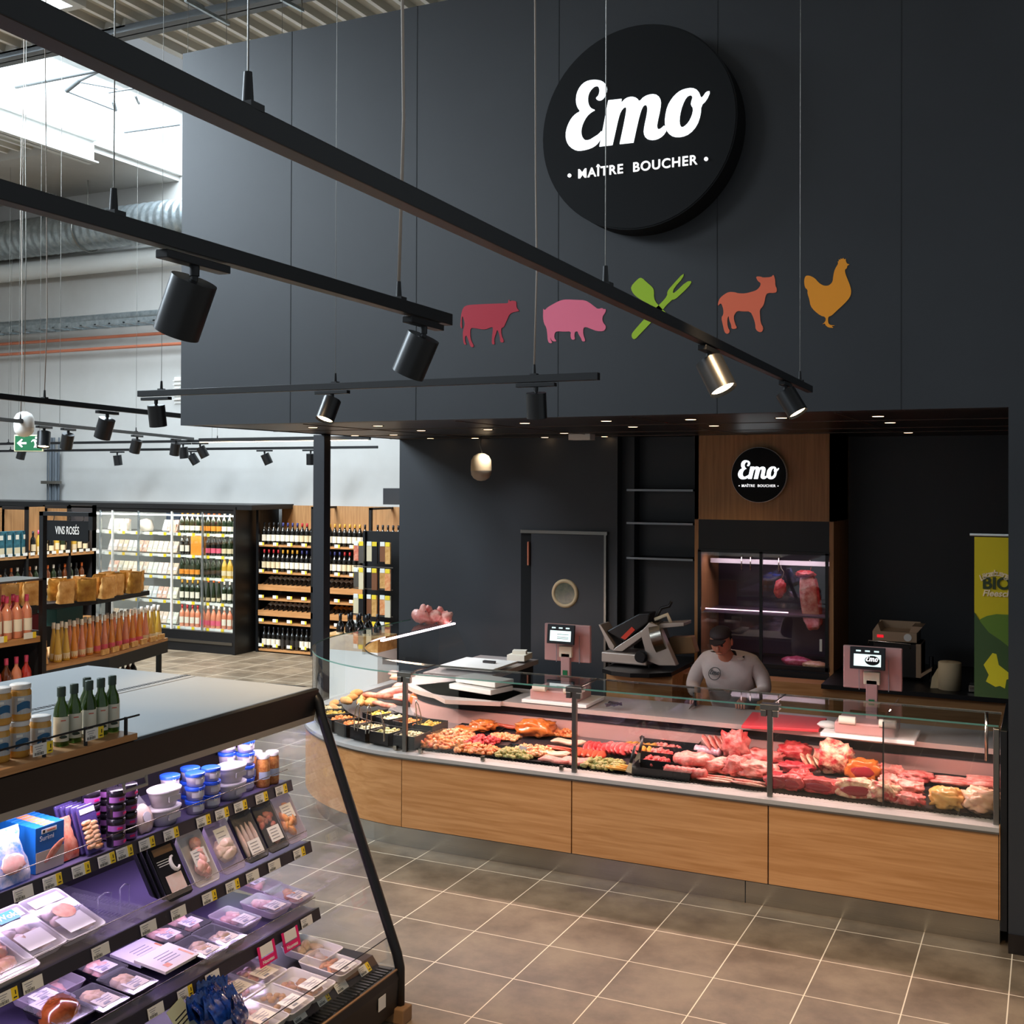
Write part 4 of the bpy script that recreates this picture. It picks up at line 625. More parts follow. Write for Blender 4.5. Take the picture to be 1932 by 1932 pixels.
mat('dry_sausage', '#9a4a36', .5, noise=.6, nscale=24, ncol='#c8937c'); mat('salad_yellow', '#d8b33c', .5, noise=.6, nscale=60, ncol='#8f7a2c'); mat('salad_white', '#ddd2b0', .5, noise=.6, nscale=60, ncol='#a89a6c'); mat('salad_orange', '#d8652a', .5, noise=.6, nscale=60, ncol='#e59a4a'); mat('salad_green', '#9a9a4e', .5, noise=.6, nscale=60, ncol='#d8cfa0')
mat('vacuum', '#b56a78', .15, noise=.5, nscale=10, ncol='#d8b8c4', coat=.8); mat('cut_face', '#8e1f2c', .3, coat=.3)
def meatpile(cx, cy, w, d, h, m, n=26, r=.016, seed=1, long=1):
    b = MB(); R = random.Random(seed)
    for i in range(n):
        u, v = R.uniform(-1, 1), R.uniform(-1, 1)
        z = h*(1-.75*max(abs(u), abs(v))**2)*R.uniform(.5, 1)
        b.blob((0, 0, 0), (r*long*R.uniform(.8, 1.3), r*R.uniform(.8, 1.2), r*.8), i, .35, 3, 4, T=Matrix.Translation((cx+u*w/2, cy+v*d/2, z)) @ Matrix.Rotation(R.uniform(0, 3), 4, 'Z') @ Matrix.Rotation(R.uniform(-.5, .5), 4, 'X'))
    b.blob((cx, cy, 0), (w*.5, d*.5, h*.7), seed, .15, 3, 8, flat=.9)
    return b
def meat(kind, x, y, w, d, h, m, label, cat='meat', seed=1, rz=0, tray=0):
    z = dz(y)
    if kind == 'roast':
        b = MB().blob((0, 0, h/2), (w/2, d/2, h/2), seed, .42, 3.0, 16, pw=.75)
    elif kind == 'cut':      # roast with a flat dark cut face towards the customer
        b = MB().blob((0, .0, h/2), (w/2, d/2, h/2), seed, .28, 2.6, 16, pw=.7)
        for i, v in enumerate(b.v):
            if v[1] < -d*.28: b.v[i] = (v[0], -d*.28+(v[1]+d*.28)*.06, v[2])
        b.blob((0, -d*.275, h*.46), (w*.38, d*.04, h*.33), seed, .15, 2, 8, m=1)
    elif kind == 'slices':
        b = MB(); n = max(3, int(w/.028))
        for i in range(n):
            b.blob((0, 0, 0), (.012, d/2, h/2), seed+i, .25, 2, 8, T=Matrix.Translation((-w/2+w*i/(n-1), 0, h*.45)) @ Matrix.Rotation(-.7, 4, 'Y'))
    elif kind == 'flat':
        b = MB(); n = max(2, int(round(d/.05)))
        for i in range(n): b.blob((0, 0, 0), (w/2, d/n*.9, h*.3), seed+i, .2, 2.5, 10, T=Matrix.Translation((0, -d/2+d*(i+.5)/n, h*.35)) @ Matrix.Rotation(-.3, 4, 'X'), pw=.8)
    elif kind == 'coil':
        b = MB().tube([(w*.42*math.cos(a), d*.42*math.sin(a), h*.5+.006*a) for a in [2*PI*i/22 for i in range(22)]], [h*.42+.006*math.sin(i*1.7) for i in range(22)], 10, closed=True).blob((0, 0, h*.4), (w*.3, d*.3, h*.3), seed, .3, 3, 8)
    elif kind == 'rolled':
        L = w; b = MB().tube([(-L/2+L*i/24, 0, h/2) for i in range(25)], [h/2*(.55 if i in (0, 24) else (.9 if i % 3 == 0 else 1.02)) for i in range(25)], 14)
    elif kind == 'sausages':
        b = None; 
        n = max(3, int(d/.035))
        for i in range(n):
            q = MB().tube([(-w/2+w*k/8, .008*math.sin(k*.8+i), h*.5+.004*math.sin(k)) for k in range(9)], [h*.2]+[h*.45]*7+[h*.2], 8)
            o = tag(q.build('sausage', m, loc=(x, y-d/2+d*(i+.5)/n, z), rot=(0, 0, rz)), label, cat, label.replace('sausage', 'sausages', 1))
        return
    elif kind == 'pile':
        b = meatpile(0, 0, w, d, h, m, n=max(16, int(w*d*2600)), seed=seed)
    elif kind == 'skewers':
        b = meatpile(0, 0, w, d, h, m, n=max(20, int(w*d*3000)), seed=seed)
        for i in range(6): b.cyl((-w*.6, -d*.4+d*.16*i, h*.7), (-w*.3, -d*.4+d*.16*i, h*.7), .0018, n=5, m=1)
    o = tag(b.build({'pile': 'meat_pile', 'skewers': 'skewer_pile'}.get(kind, 'meat_cut'), [m, 'cut_face' if kind == 'cut' else 'bread'], loc=(x, y, z), rot=(0, 0, rz)), label, cat)
    if kind in ('pile', 'skewers'): o['kind'] = 'stuff'
    return o
def tray(x, y, w, d, label, m='black_plastic', h=.022, rz=0, rise=.0):
    b = MB(); z = dz(y)-.01
    b.prism([(-w/2, -d/2, 0), (w/2, -d/2, 0), (w/2, d/2, 0), (-w/2, d/2, 0)], (0, 0, .004))
    for a, c in (((-w/2, -d/2), (w/2, -d/2)), ((w/2, -d/2), (w/2, d/2)), ((w/2, d/2), (-w/2, d/2)), ((-w/2, d/2), (-w/2, -d/2))):
        k = 1.05; b.add([(a[0], a[1], 0), (c[0], c[1], 0), (c[0]*k, c[1]*k, h), (a[0]*k, a[1]*k, h), (a[0]*k*1.02, a[1]*k*1.03, h), (c[0]*k*1.02, c[1]*k*1.03, h)], [(0, 1, 2, 3), (3, 2, 5, 4)])
    return tag(b.build('display_tray', m, loc=(x, y, z), rot=(math.atan(.055), 0, rz)), label, 'tray')
for a in MEATS: meat(*a[:8], seed=a[8], rz=a[9])
for a in TRAYS: tray(*a)
# steel tongs and scoops
def tongs(x, y, label, rz=0, tilt=1.0):
    t = thing('serving_tongs', label, 'tongs', (x, y, dz(y)+.07), rz)
    for s in (-1, 1): MB().tube([(s*.012, 0, 0), (s*.02, 0, .09), (s*.012, .02, .17), (0, .025, .2)], [.005, .004, .004, .004], 6).build('arm', 'steel', t)
    t.rotation_euler = (.2*tilt, .15*tilt, rz)
for i, (x, y) in enumerate(TONGS): tongs(x, y, 'steel serving tongs upright in the antipasti tubs, '+('nearest the fridge', 'second along the curve', 'middle of the tubs', 'beside the counter post')[i], i, 1-i*.5)
def scoop(x, y, z, rz, label):
    t = thing('meat_scoop', label, 'scoop', (x, y, z)); t.rotation_euler = (-.5, .25, rz)
    MB().tube([(0, 0, 0), (0, 0, .11)], [.011, .009], 10).build('handle', 'black_plastic', t)
    MB().prism([(-.02, -.003, -.06), (.02, -.003, -.06), (.009, -.003, .0), (-.009, -.003, .0)], (0, .003, 0)).build('blade', 'steel', t)
for a in SCOOPS: scoop(*a)
# price tag, pots on the meat
tag(MB().box((0, 0, 0), (.05, .012, .03)).build('price_tag', 'grey_plastic', loc=(.62, -.12, .72), rot=(-.6, .2, .3)), 'small grey price tag standing between the kebab trays', 'price tag')
# antipasti tubs along the curve
tubm = ['salad_white', 'salad_yellow', 'salad_orange', 'salad_orange', 'salad_white', 'salad_green', 'salad_white', 'salad_yellow', 'salad_white', 'salad_orange', 'salad_yellow']
for i in range(11):
    r0 = 1.36 if i < 7 else 1.08
    a = (math.radians(50)-i*math.radians(8.2)) if i < 7 else math.radians(30-(i-7)*9.5)
    x, y = CX-r0*math.sin(a), CY-r0*math.cos(a); w = .17 if i < 7 else .155; zz = .672+(1.36-r0)*.06
    t = thing('antipasti_tub', 'black display tub of %s antipasti in the curved glass corner' % {'salad_white': 'whitish', 'salad_yellow': 'yellow', 'salad_orange': 'orange-red', 'salad_green': 'olive green'}[tubm[i]] + (', front row' if i < 7 else ', second row') + (' near the post' if i in (5, 6, 10) else '') + (' nearest the fridge' if i in (0, 7) else '') + (' mid-curve' if i in (3, 8) else ''), 'tub', (x, y, zz), -a)
    b = MB(); h = .085
    for u in ((-w/2, -.11, w/2, -.105), (-w/2, .105, w/2, .11), (-w/2, -.11, -w/2+.005, .11), (w/2-.005, -.11, w/2, .11)): b.span((u[0], u[1], 0), (u[2], u[3], h))
    b.span((-w/2, -.11, 0), (w/2, .11, .01)).build('tub_body', 'black_plastic', t)
    tag(meatpile(x, y, w*.85, .17, .03, 0, 34, .011, i).build('antipasti', tubm[i], loc=(0, 0, zz+.06)), 'heap of %s filling the tub' % ('vegetables' if i % 2 else 'salad'), 'food', kind='stuff')
    if 1: bpy.data.objects[-1 if False else len(bpy.data.objects)-1] if False else None
# cured meats and rolls heaped behind the tubs
R = random.Random(3)
for i in range(16):
    u = R.uniform(0, 1); x = -1.42+.42*u+R.uniform(-.04, .04); y = .42+.55*R.uniform(0, 1)
    k = i % 4
    if i < 9: o = MB().blob((0, 0, 0), (.07, .034, .03), i, .15, 2, 8).build('cured_sausage', 'bread', loc=(x, y-.1, .735+.012*(i % 3)), rot=(0, 0, R.uniform(0, 3))); tag(o, 'knobbly tan dried sausage heaped in the curved glass corner', 'sausage', 'tan dried sausages in the corner')
    else: o = MB().tube([(-.13+.26*j/8, .01*math.sin(j), 0) for j in range(9)], [.01]+[.022]*7+[.01], 8).build('cured_sausage', 'dry_sausage', loc=(x+.18, y+.1, .75+.02*(i % 3)), rot=(0, 0, R.uniform(-.5, .6))); tag(o, 'long dark red cured sausage on the heap in the curved corner', 'sausage', 'dark cured sausages in the corner')
for i, (x, y, z, w, m) in enumerate(((-1.02, .95, .79, .30, 'ham'), (-.95, 1.05, .83, .26, 'ham'), (-1.05, 1.15, .87, .24, 'chicken'), (-.86, .86, .76, .22, 'ham'), (-1.2, 1.35, .84, .22, 'ham'))):
    tag(MB().blob((0, 0, 0), (w/2, .07, .028), i+9, .2, 2.2, 10, pw=.8).build('bacon_slab', m, loc=(x, y, z), rot=(0, .1*i-.2, .5)), ('broad pink smoked bacon slab on the pile', 'second bacon slab leaning on the pile', 'pale golden ham piece crowning the pile', 'small bacon slab at the front of the pile', 'bacon slab at the back of the pile by the glass end')[i], 'bacon')
tag(MB().blob((0, 0, 0), (.12, .09, .05), 5, .15, 2, 10, pw=.7).build('cooked_ham', 'roast', loc=(-.66, .80, .78)), 'orange-brown cooked ham behind the counter post', 'ham')
tag(MB().box((0, 0, 0), (.20, .13, .012)).build('wrapped_ham', 'film', loc=(-.62, .40, .765), rot=(.2, .1, .3)), 'flat film-wrapped package lying above the tubs', 'packaged meat')
for i, (x, y, z, m, l) in enumerate(((-1.42, 2.05, 1.25, 'ham', 'raw ham with fat marbling on the glass shelf end'), (-1.34, 2.14, 1.24, 'fat', 'pale cured ham standing on the glass shelf end'), (-1.25, 2.2, 1.23, 'fat', 'small wrinkled cured piece beside the two hams'))):
    tag(MB().blob((0, 0, 0), (.085, .06, .06), i+2, .3, 2.2, 10).blob((.0, 0, .07), (.03, .03, .05), i, .3, 3, 8).build('cured_ham', m, loc=(x, y, z), rot=(0, -.5 if i else .3, .3)), l, 'ham')
# ================= things on the service shelf =================
mat('board_red', '#e0404a', .45); mat('paper', '#e6dfcf', .8); mat('card', '#8a6a4a', .8); mat('cream_plastic', '#d9cbb0', .5)
tag(MB().prism([(1.98, .30, 0), (2.45, .40, 0), (2.435, .78, 0), (1.94, .76, 0)], (0, 0, .018)).build('cutting_board', 'board_red', loc=(0, 0, .905), bevel=.003), 'bright red cutting board on the service shelf', 'cutting board')
def scale(loc, label, w, plate, logo):
    t = thing('counter_scale', label, 'scale', loc)
    MB().box((0, .17, .012), (w, .36, .024)).build('tray_base', 'white_gloss', t, bevel=.004)
    MB().box((-.02, .17, .06), (.36, .30, .075)).build('printer_body', 'scale_pink', t, bevel=.012)
    for x in (-.12, .12): MB().cyl((x-.05, .02, .11), (x+.05, .02, .11), .026, n=16).build('paper_roll', 'paper', t)
    MB().span((-.035, .20, .09), (.035, .235, .34)).build('stem', 'scale_pink', t, bevel=.004)
    MB().box((0, .197, .20), (.035, .004, .035)).build('green_sticker', 'exit_green', t)
    MB().box((0, .25, .41), plate).build('rear_plate', 'scale_pink', t, bevel=.006)
    MB().box((0, .215, .35), (.1, .03, .08)).build('neck', 'cream_plastic', t, bevel=.004)
    for x in (-.08, .1): MB().box((x, .225, .37), (.004, .004, .2)).build('groove', 'grey_plastic', t)
    s = MB().box((0, 0, 0), (.215, .022, .14)).build('screen', 'black_plastic', t, loc=(-.02, .17, .48), bevel=.004); s.rotation_euler = (-.12, 0, -.03 if not logo else 0)
    MB().box((0, -.012, -.012), (.165, .002, .075)).build('display_image', 'screen_lit', s)
    T = face_to((0, -.014, 0), (1, 0, 0))
    for x in (-.055, 0, .055): MB().box((x, -.0125, .045), (.03, .001, .01)).build('readout', 'screen_txt', s)
    if logo:
        flat('logo_disc', [[(.03+.045*math.cos(i*PI/12), -.012+.03*math.sin(i*PI/12)) for i in range(24)]], 'sign_black', s, .0004, T); emo(s, T @ Matrix.Translation((.03, -.010, .0008)), .085, 'sign_soft', 'sign_soft', False, .0004)
    else:
        for z in (-.03, -.02, 0): MB().box((.02, -.0135, z), (.09, .001, .003)).build('text_line', 'ink', s)
mat('scale_pink', '#b98f8a', .45); mat('screen_lit', '#cfe6e4', .4, emit=.75, ecol='#d6ece8'); mat('screen_txt', '#cfe6e4', .4, emit=.6)
scale((.60, .45, .905), 'checkout scale with tilted screen beside the dark door', .50, (.36, .03, .27), False)
scale((2.76, .30, .905), 'checkout scale whose screen shows the round script logo', .56, (.36, .03, .27), True)
tag(MB().prism([(-.69, .72, 0), (-.2, .30, 0), (.2, .40, 0), (.2, .8, 0), (-.4, 1.15, 0)], (0, 0, .03)).build('shelf_board', 'shelf_pink', loc=(0, 0, .87)), 'cut-off corner board at the start of the service shelf', 'board')
for i, (x, y, z, w, d, l) in enumerate(((-.12, .72, .905, .42, .26, 'lower white foam tray stack behind the counter post'), (-.10, .74, .955, .40, .22, 'shallow white tray lying on the foam tray stack'))):
    b = MB().box((0, 0, .025), (w, d, .04)); tag(b.build('foam_tray', 'white', loc=(x, y, z), rot=(0, 0, -.25), bevel=.006), l, 'tray')
t = thing('cutting_board', 'white cutting board with a black knife block on the side worktop', 'cutting board', (-.62, 1.66, .93)); MB().box((0, 0, 0), (.5, .5, .02)).build('board', 'white', t, bevel=.004)
tag(MB().box((0, 0, 0), (.11, .035, .02)).build('hand_terminal', 'black_plastic', loc=(-.54, 1.70, .95), rot=(0, 0, -.05)), 'small black handset lying on the white board', 'handset')
tag(MB().box((0, 0, 0), (.16, .22, .05)).build('paper_box', 'paper', loc=(-.45, 2.12, .945), rot=(0, 0, .1)), 'low pale paper box at the back of the side worktop', 'box')
tag(MB().box((0, 0, 0), (.12, .10, .03)).build('paper_stack', 'paper', loc=(-.45, 2.12, .985), rot=(0, 0, .3)), 'small stack of paper slips on the pale box', 'paper')
mat('cable_blk', '#1a1520', .6)
tag(MB().tube([(1.02+.05*math.sin(i*1.3), .52+.05*math.cos(i*.9), .925+.02*abs(math.sin(i))) for i in range(14)], .006, 6).build('cable_tangle', 'cable_blk'), 'tangled black cable beside the scale', 'cable')
tag(MB().blob((0, 0, 0), (.05, .04, .05), 3, .4, 3, 8).build('crumpled_paper', 'white', loc=(.43, .56, .955)), 'crumpled white paper on the service shelf', 'paper')
tag(MB().blob((0, 0, 0), (.07, .05, .025), 7, .2, 2, 8).build('plastic_wrap', 'white', loc=(2.50, .47, .945)), 'clear wrap bundle at the foot of the logo scale', 'wrap')
# slicer
mat('slicer_alu', '#b9ada4', .35, .5)
s = thing('meat_slicer', 'aluminium meat slicer with black carriage on the curved worktop', 'slicer', (.66, 2.30, .905))
MB().prism([(-.40, -.03, .02), (.02, -.06, .02), (.06, .1, .02), (.06, .3, .02), (-.38, .3, .02)], (0, 0, .09)).build('base', 'slicer_alu', s, bevel=.01)
MB().cyl((-.02, -.07, .10), (-.02, -.12, .10), .045, n=24).cyl((-.02, -.06, .1), (-.02, -.075, .1), .055, n=24).build('thickness_knob', 'black_plastic', s)
MB().prism([(.03, -.05, .06), (.13, -.05, .03), (.28, -.05, .04), (.12, -.05, .37), (.04, -.05, .39), (-.04, -.05, .3)], (0, .09, 0)).build('gauge_plate', 'slicer_alu', s, bevel=.006)
MB().prism([(.16, .12, .10), (.40, .12, .13), (.36, .12, .27), (.16, .12, .25)], (0, .12, 0)).build('motor_cover', 'card', s, bevel=.01)
MB().cyl((.06, .05, .24), (.15, .06, .27), .15, n=40).build('blade', 'steel', s)
b = MB().prism([(-.44, .0, .34), (-.42, 0, .34), (-.29, 0, .16), (-.30, 0, .12), (-.34, 0, .14)], (0, .22, 0)).prism([(-.31, 0, .12), (-.28, 0, .15), (.04, 0, .37), (.33, 0, .40), (.33, 0, .37), (.06, 0, .33), (-.22, 0, .12)], (0, .22, 0)); b.build('carriage', 'slicer_alu', s, bevel=.004)
MB().prism([(-.38, .03, .28), (-.22, .03, .2), (.0, .03, .38), (.02, .03, .46), (-.08, .03, .45)], (0, .18, 0)).build('pusher', 'black_plastic', s, bevel=.01)
mat('red_tag', '#e8452e', .5); MB().prism([(-.24, .02, .235), (-.2, .02, .22), (-.11, .02, .31), (-.14, .02, .335)], (0, .008, 0)).build('warning_tag', 'red_tag', s)
MB().tube([(.02, .1, .36), (.10, .1, .50), (.17, .1, .52), (.19, .1, .56)], .014, 8).build('handle', 'black_plastic', s)
MB().tube([(.05, .08, .40), (.16, .08, .45), (.2, .08, .36)], .018, 8).build('clamp_arm', 'cream_plastic', s)
for x, y in ((-.34, .02), (.02, .02), (.02, .26), (.36, .14)): MB().cyl((x, y, 0), (x, y, .03), .014, n=10).build('foot', 'black_plastic', s)
# tenderizer / portioning machine and paper roll on the dark worktop
mat('mach', '#a98f74', .35, .4); mat('machd', '#1c1a18', .3)
s = thing('mincing_machine', 'boxy steel butcher machine with hopper tray on top, behind the logo scale', 'machine', (2.65, 2.62, .905))
MB().span((-.17, .0, .02), (.2, .3, .30)).build('machine_body', 'machd', s, bevel=.01); MB().span((.16, -.02, .03), (.2, .3, .3)).build('side_cover', 'mach', s, bevel=.004)
MB().span((-.17, -.04, .31), (.17, .26, .39)).build('control_box', 'mach', s, bevel=.004)
MB().box((-.11, -.042, .35), (.05, .004, .022)).build('display', 'red_led', s) if mat('red_led', '#50000a', .4, emit=.6, ecol='#ff2030') else 0
MB().cyl((.10, -.046, .35), (.10, -.04, .35), .03, n=24).build('round_badge', 'white', s)
b = MB(); b.prism([(-.17, -.03, .39), (-.11, -.03, .39), (-.13, -.03, .45)], (0, .25, 0)).prism([(.11, -.03, .39), (.17, -.03, .39), (.21, -.03, .44), (.13, -.03, .44)], (0, .25, 0)).span((-.15, .22, .39), (.17, .24, .45)); b.build('hopper_tray', 'mach', s)
MB().tube([(-.2, -.05, .27), (-.2, -.05, .31), (.12, -.05, .3), (.12, -.05, .26)], .006, 6).build('guard_bar', 'steel', s)
MB().prism([(.2, -.04, .07), (.28, -.04, .12), (.28, -.04, .1), (.2, -.04, .04)], (0, .12, 0)).build('outlet_chute', 'mach', s)
MB().cyl((.27, .05, .0), (.27, .05, .2), .018, n=10).build('lever', 'black_plastic', s)
s = thing('paper_towel_roll', 'big cream paper towel roll standing on the dark worktop', 'paper towel', (3.08, 2.38, .905))
MB().lathe([(.02, .21), (.022, 0)], 24).lathe([(.02, .21), (.08, .21), (.085, .205), (.085, 0), (.02, 0)], 32).build('roll', 'paper_cream', s) if mat('paper_cream', '#d9c39c', .85) else 0
MB().sheet([[(-.085, 0, .16), (-.085, 0, .0)], [(-.13, .0, .08), (-.14, -.02, .0)]]).build('loose_sheet', 'paper_cream', s)
tag(MB().box((0, 0, .03), (.2, .14, .05)).build('utensil_tray', 'steel', loc=(3.32, 2.36, .905), bevel=.004), 'low steel tray beside the paper roll at the counter end', 'tray')
# ================= the butcher =================
def skin(name, pts, edges, m, parent, sub=2, root=0):
    me = bpy.data.meshes.new(name); me.from_pydata([p[:3] for p in pts], edges, []); me.materials.append(M[m])
    o = bpy.data.objects.new(name, me); COL.objects.link(o)
    if parent: o.parent = parent
    sk = o.modifiers.new('k', 'SKIN'); sk.use_smooth_shade = True
    for i, p in enumerate(pts):
        v = me.skin_vertices[0].data[i]; v.radius = (p[3], p[4] if len(p) > 4 else p[3]); v.use_root = (i == root)
    s = o.modifiers.new('s', 'SUBSURF'); s.levels = s.render_levels = sub
    return o
mat('skin', '#b5745a', .5); mat('shirt', '#cbb9b2', .8, noise=.3, nscale=9, ncol='#bda7a0'); mat('cap', '#2a1c1c', .7); mat('apron', '#2a2630', .7); mat('hair', '#1f1512', .8)
pr = thing('person', 'person in white butcher shirt bending over the service shelf holding a knife', 'person', (1.66, 1.3, 0))
#           pelvis            waist             chest             upper chest        neck               
body = [(0, .12, .70, .17, .13), (0, .05, .88, .165, .12), (0, -.04, 1.05, .15, .10), (0, -.10, 1.16, .10, .08), (-.01, -.16, 1.25, .05, .05), (-.015, -.205, 1.30, .055, .055),
        (.09, .12, .60, .1), (.1, .08, .34, .075), (.1, .14, .07, .05), (.1, .03, .05, .045), (-.09, .12, .60, .1), (-.1, .08, .34, .075), (-.1, .14, .07, .05), (-.1, .03, .05, .045)]
skin('body', body, [(0, 1), (1, 2), (2, 3), (3, 4), (4, 5), (0, 6), (6, 7), (7, 8), (8, 9), (0, 10), (10, 11), (11, 12), (12, 13)], 'skin', pr)
sh = [(0, .10, .78, .185, .14), (0, .04, .90, .19, .135), (0, -.04, 1.05, .20, .14), (0, -.09, 1.16, .17, .12), (-.005, -.145, 1.235, .08, .075),
      (-.17, -.08, 1.175, .075), (-.235, -.07, 1.10, .065), (-.27, -.11, .99, .056), (-.20, -.26, .965, .047),
      (.17, -.08, 1.175, .075), (.235, -.07, 1.10, .065), (.27, -.11, .99, .056), (.19, -.27, .965, .047)]
skin('shirt', sh, [(0, 1), (1, 2), (2, 3), (3, 4), (3, 5), (5, 6), (6, 7), (7, 8), (3, 9), (9, 10), (10, 11), (11, 12)], 'shirt', pr, root=0)
hd = MB().blob((0, 0, 0), (.073, .088, .105), 1, .05, 1.5, 14)
for i, v in enumerate(hd.v):
    x, y, z = v
    if z < -.03 and y > -.02: y = y*.75
    if z < -.05: x *= .82
    hd.v[i] = (x, y, z)
hd.blob((0, -.092, -.012), (.012, .02, .02), 2, .1, 2, 6).blob((0, -.082, -.052), (.024, .01, .007), 4, .1, 2, 6)
for s_ in (-1, 1): hd.blob((s_*.074, .01, -.005), (.011, .018, .028), 3, .15, 3, 6)
HT = Matrix.Translation((-.02, -.235, 1.345)) @ Matrix.Rotation(.38, 4, 'X')
o = hd.build('head', 'skin', pr); o.matrix_local = HT
mat('eye', '#1b1310', .3)
o = MB().blob((-.028, -.083, .012), (.011, .006, .007), 2, .05, 2, 6).blob((.028, -.083, .012), (.011, .006, .007), 3, .05, 2, 6).build('eyes', 'eye', pr); o.matrix_local = HT
o = MB().blob((0, .018, .018), (.076, .08, .07), 5, .06, 2, 12, flat=.85).build('hair', 'hair', pr); o.matrix_local = HT
o = MB().blob((0, .005, .06), (.079, .090, .05), 6, .04, 2, 12, flat=.9).prism([(-.06, -.08, .05), (-.045, -.13, .046), (0, -.15, .044), (.045, -.13, .046), (.06, -.08, .05)], (0, 0, .008)).build('cap', 'cap', pr); o.matrix_local = HT
for s_, hx_ in ((-1, -.17), (1, .16)):
    w = Vector((hx_, -.30, .955)); pts = [(-.03*s_*0+w.x, w.y+.04, w.z+.004, .024), (w.x, w.y, w.z, .03, .017), (w.x-s_*.005, w.y-.045, w.z-.008, .036, .014)]; ed = [(0, 1), (1, 2)]
    for k in range(4):
        fx = (k-1.5)*.018; n0 = len(pts); L = (.036, .042, .04, .032)[k]
        pts += [(w.x-s_*.005+fx, w.y-.07, w.z-.012, .0085), (w.x+fx*1.05, w.y-.07-L*.6, w.z-.028, .0078), (w.x+fx*1.0, w.y-.068-L*.6, w.z-.052, .0068)]; ed += [(2, n0), (n0, n0+1), (n0+1, n0+2)]
    n0 = len(pts); pts += [(w.x-s_*.034*-1*-1, w.y-.03, w.z-.014, .010), (w.x-s_*.045, w.y-.06, w.z-.030, .009)]; ed += [(1, n0), (n0, n0+1)]
    skin('hand', pts, ed, 'skin', pr)
b = MB().tube([(0, 0, 0), (0, -.02, .09)], [.011, .012], 8).build('knife_handle_tmp', 'black_plastic')
b.name = 'handle'; kn = thing('butcher_knife', 'butcher knife held down in the person\'s hand', 'knife', (1.50, .895, .905)); b.parent = kn
MB().prism([(-.001, .0, 0), (-.001, -.03, -.0), (-.001, -.16, .0), (-.001, -.02, .035)], (.002, 0, 0)).build('blade', 'steel', kn)
b = MB().sheet([[(x, -.195+.10*abs(x)*abs(x)*8, z) for x in (-.17, -.1, 0, .1, .17)] for z in (.72, .98)]); 
T = face_to((-.075, -.205, 1.105), (1, -.12, 0), (0, .35, 1))
b = MB().tube([(.045*math.cos(a), .045*math.sin(a), 0) for a in [2*PI*i/32 for i in range(32)]], .0025, 5, closed=True).build('badge_ring', 'ink', pr); b.matrix_local = T
emo(pr, T, .085, 'ink', 'ink', False, .0006)
# ================= foreground chilled island =================
bpy_s = '''the fridge'''
fz = thing('chilled_island', 'large black open chilled island with sloping glass end, packed with seafood and meat trays', 'refrigerator', (0, 0, 0))
Y0, Y1 = -5.3, -2.417
mat('top_panel', '#858889', .5); mat('pvc_dark', '#2a2730', .35); mat('shelf_lilac', '#5f5678', .3, .1); mat('cream_rail', '#a89f92', .5); mat('fr_in', '#18151d', .5)
MB().span((-.9, Y0, 0), (-.02, Y1, 1.43)).span((-.9, Y0, 1.43), (.57, Y1+.02, 1.485)).build('body', 'black_metal', fz, bevel=.004)
MB().span((-.9, Y0, 1.485), (-.16, Y1, 1.495)).span((-.15, Y0, 1.485), (.585, Y1, 1.495)).build('top_panel', 'top_panel', fz, bevel=.002)
b = MB()
for i in range(90):
    for j in range(2): b.box((-.20-.02*j, Y0+.03+i*.032, 1.4955), (.013, .020, .002))
b.build('top_vents', 'black_plastic', fz)
MB().prism([(.585, Y0, 1.497), (.60, Y0, 1.49), (.578, Y0, 1.365), (.52, Y0, 1.365), (.52, Y0, 1.49)], (0, Y1-Y0, 0)).build('header', 'black_metal', fz)
MB().prism([(.578, Y0, 1.365), (.572, Y0, 1.335), (.52, Y0, 1.33), (.52, Y0, 1.365)], (0, Y1-Y0, 0)).build('light_rail', 'cream_rail', fz)
MB().span((-.03, Y0, .1), (0, Y1, 1.36)).span((0, Y0, 1.33), (.52, Y1, 1.36)).build('interior_wall', 'fr_in', fz)
MB().prism([(-.03, 0, 1.33), (.52, 0, 1.33), (.40, 0, 1.28), (-.03, 0, 1.10)], (0, .02, 0)).build('side_gusset', 'black_plastic', fz, loc=(0, Y1-.03, 0))
# base with front and bumper
MB().prism([(-.9, Y0, .05), (1.06, Y0, .05), (1.07, Y0, .2), (1.06, Y0, .235), (1.04, Y0, .235), (.60, Y0, .21), (-.9, Y0, .21)], (0, Y1-Y0, 0)).build('base', 'black_metal', fz)
MB().span((-.85, Y0, 0), (1.0, Y1, .06)).build('kick', 'black_paint', fz)
MB().span((1.052, Y0, .236), (1.062, Y1, .241)).build('front_trim', 'card', fz)
MB().span((.93, Y1-.05, .0), (1.11, Y1+.03, .07)).build('corner_bumper', 'card', fz, bevel=.006)
b = MB()
for i in range(110): b.span((.972, Y0+i*.026, .236), (1.04, Y0+i*.026+.012, .244))
b.build('air_grille', 'black_plastic', fz)
tag_ = MB().span((1.071, -2.62, .12), (1.073, -2.56, .18)).build('rating_plate', 'price_white', fz)
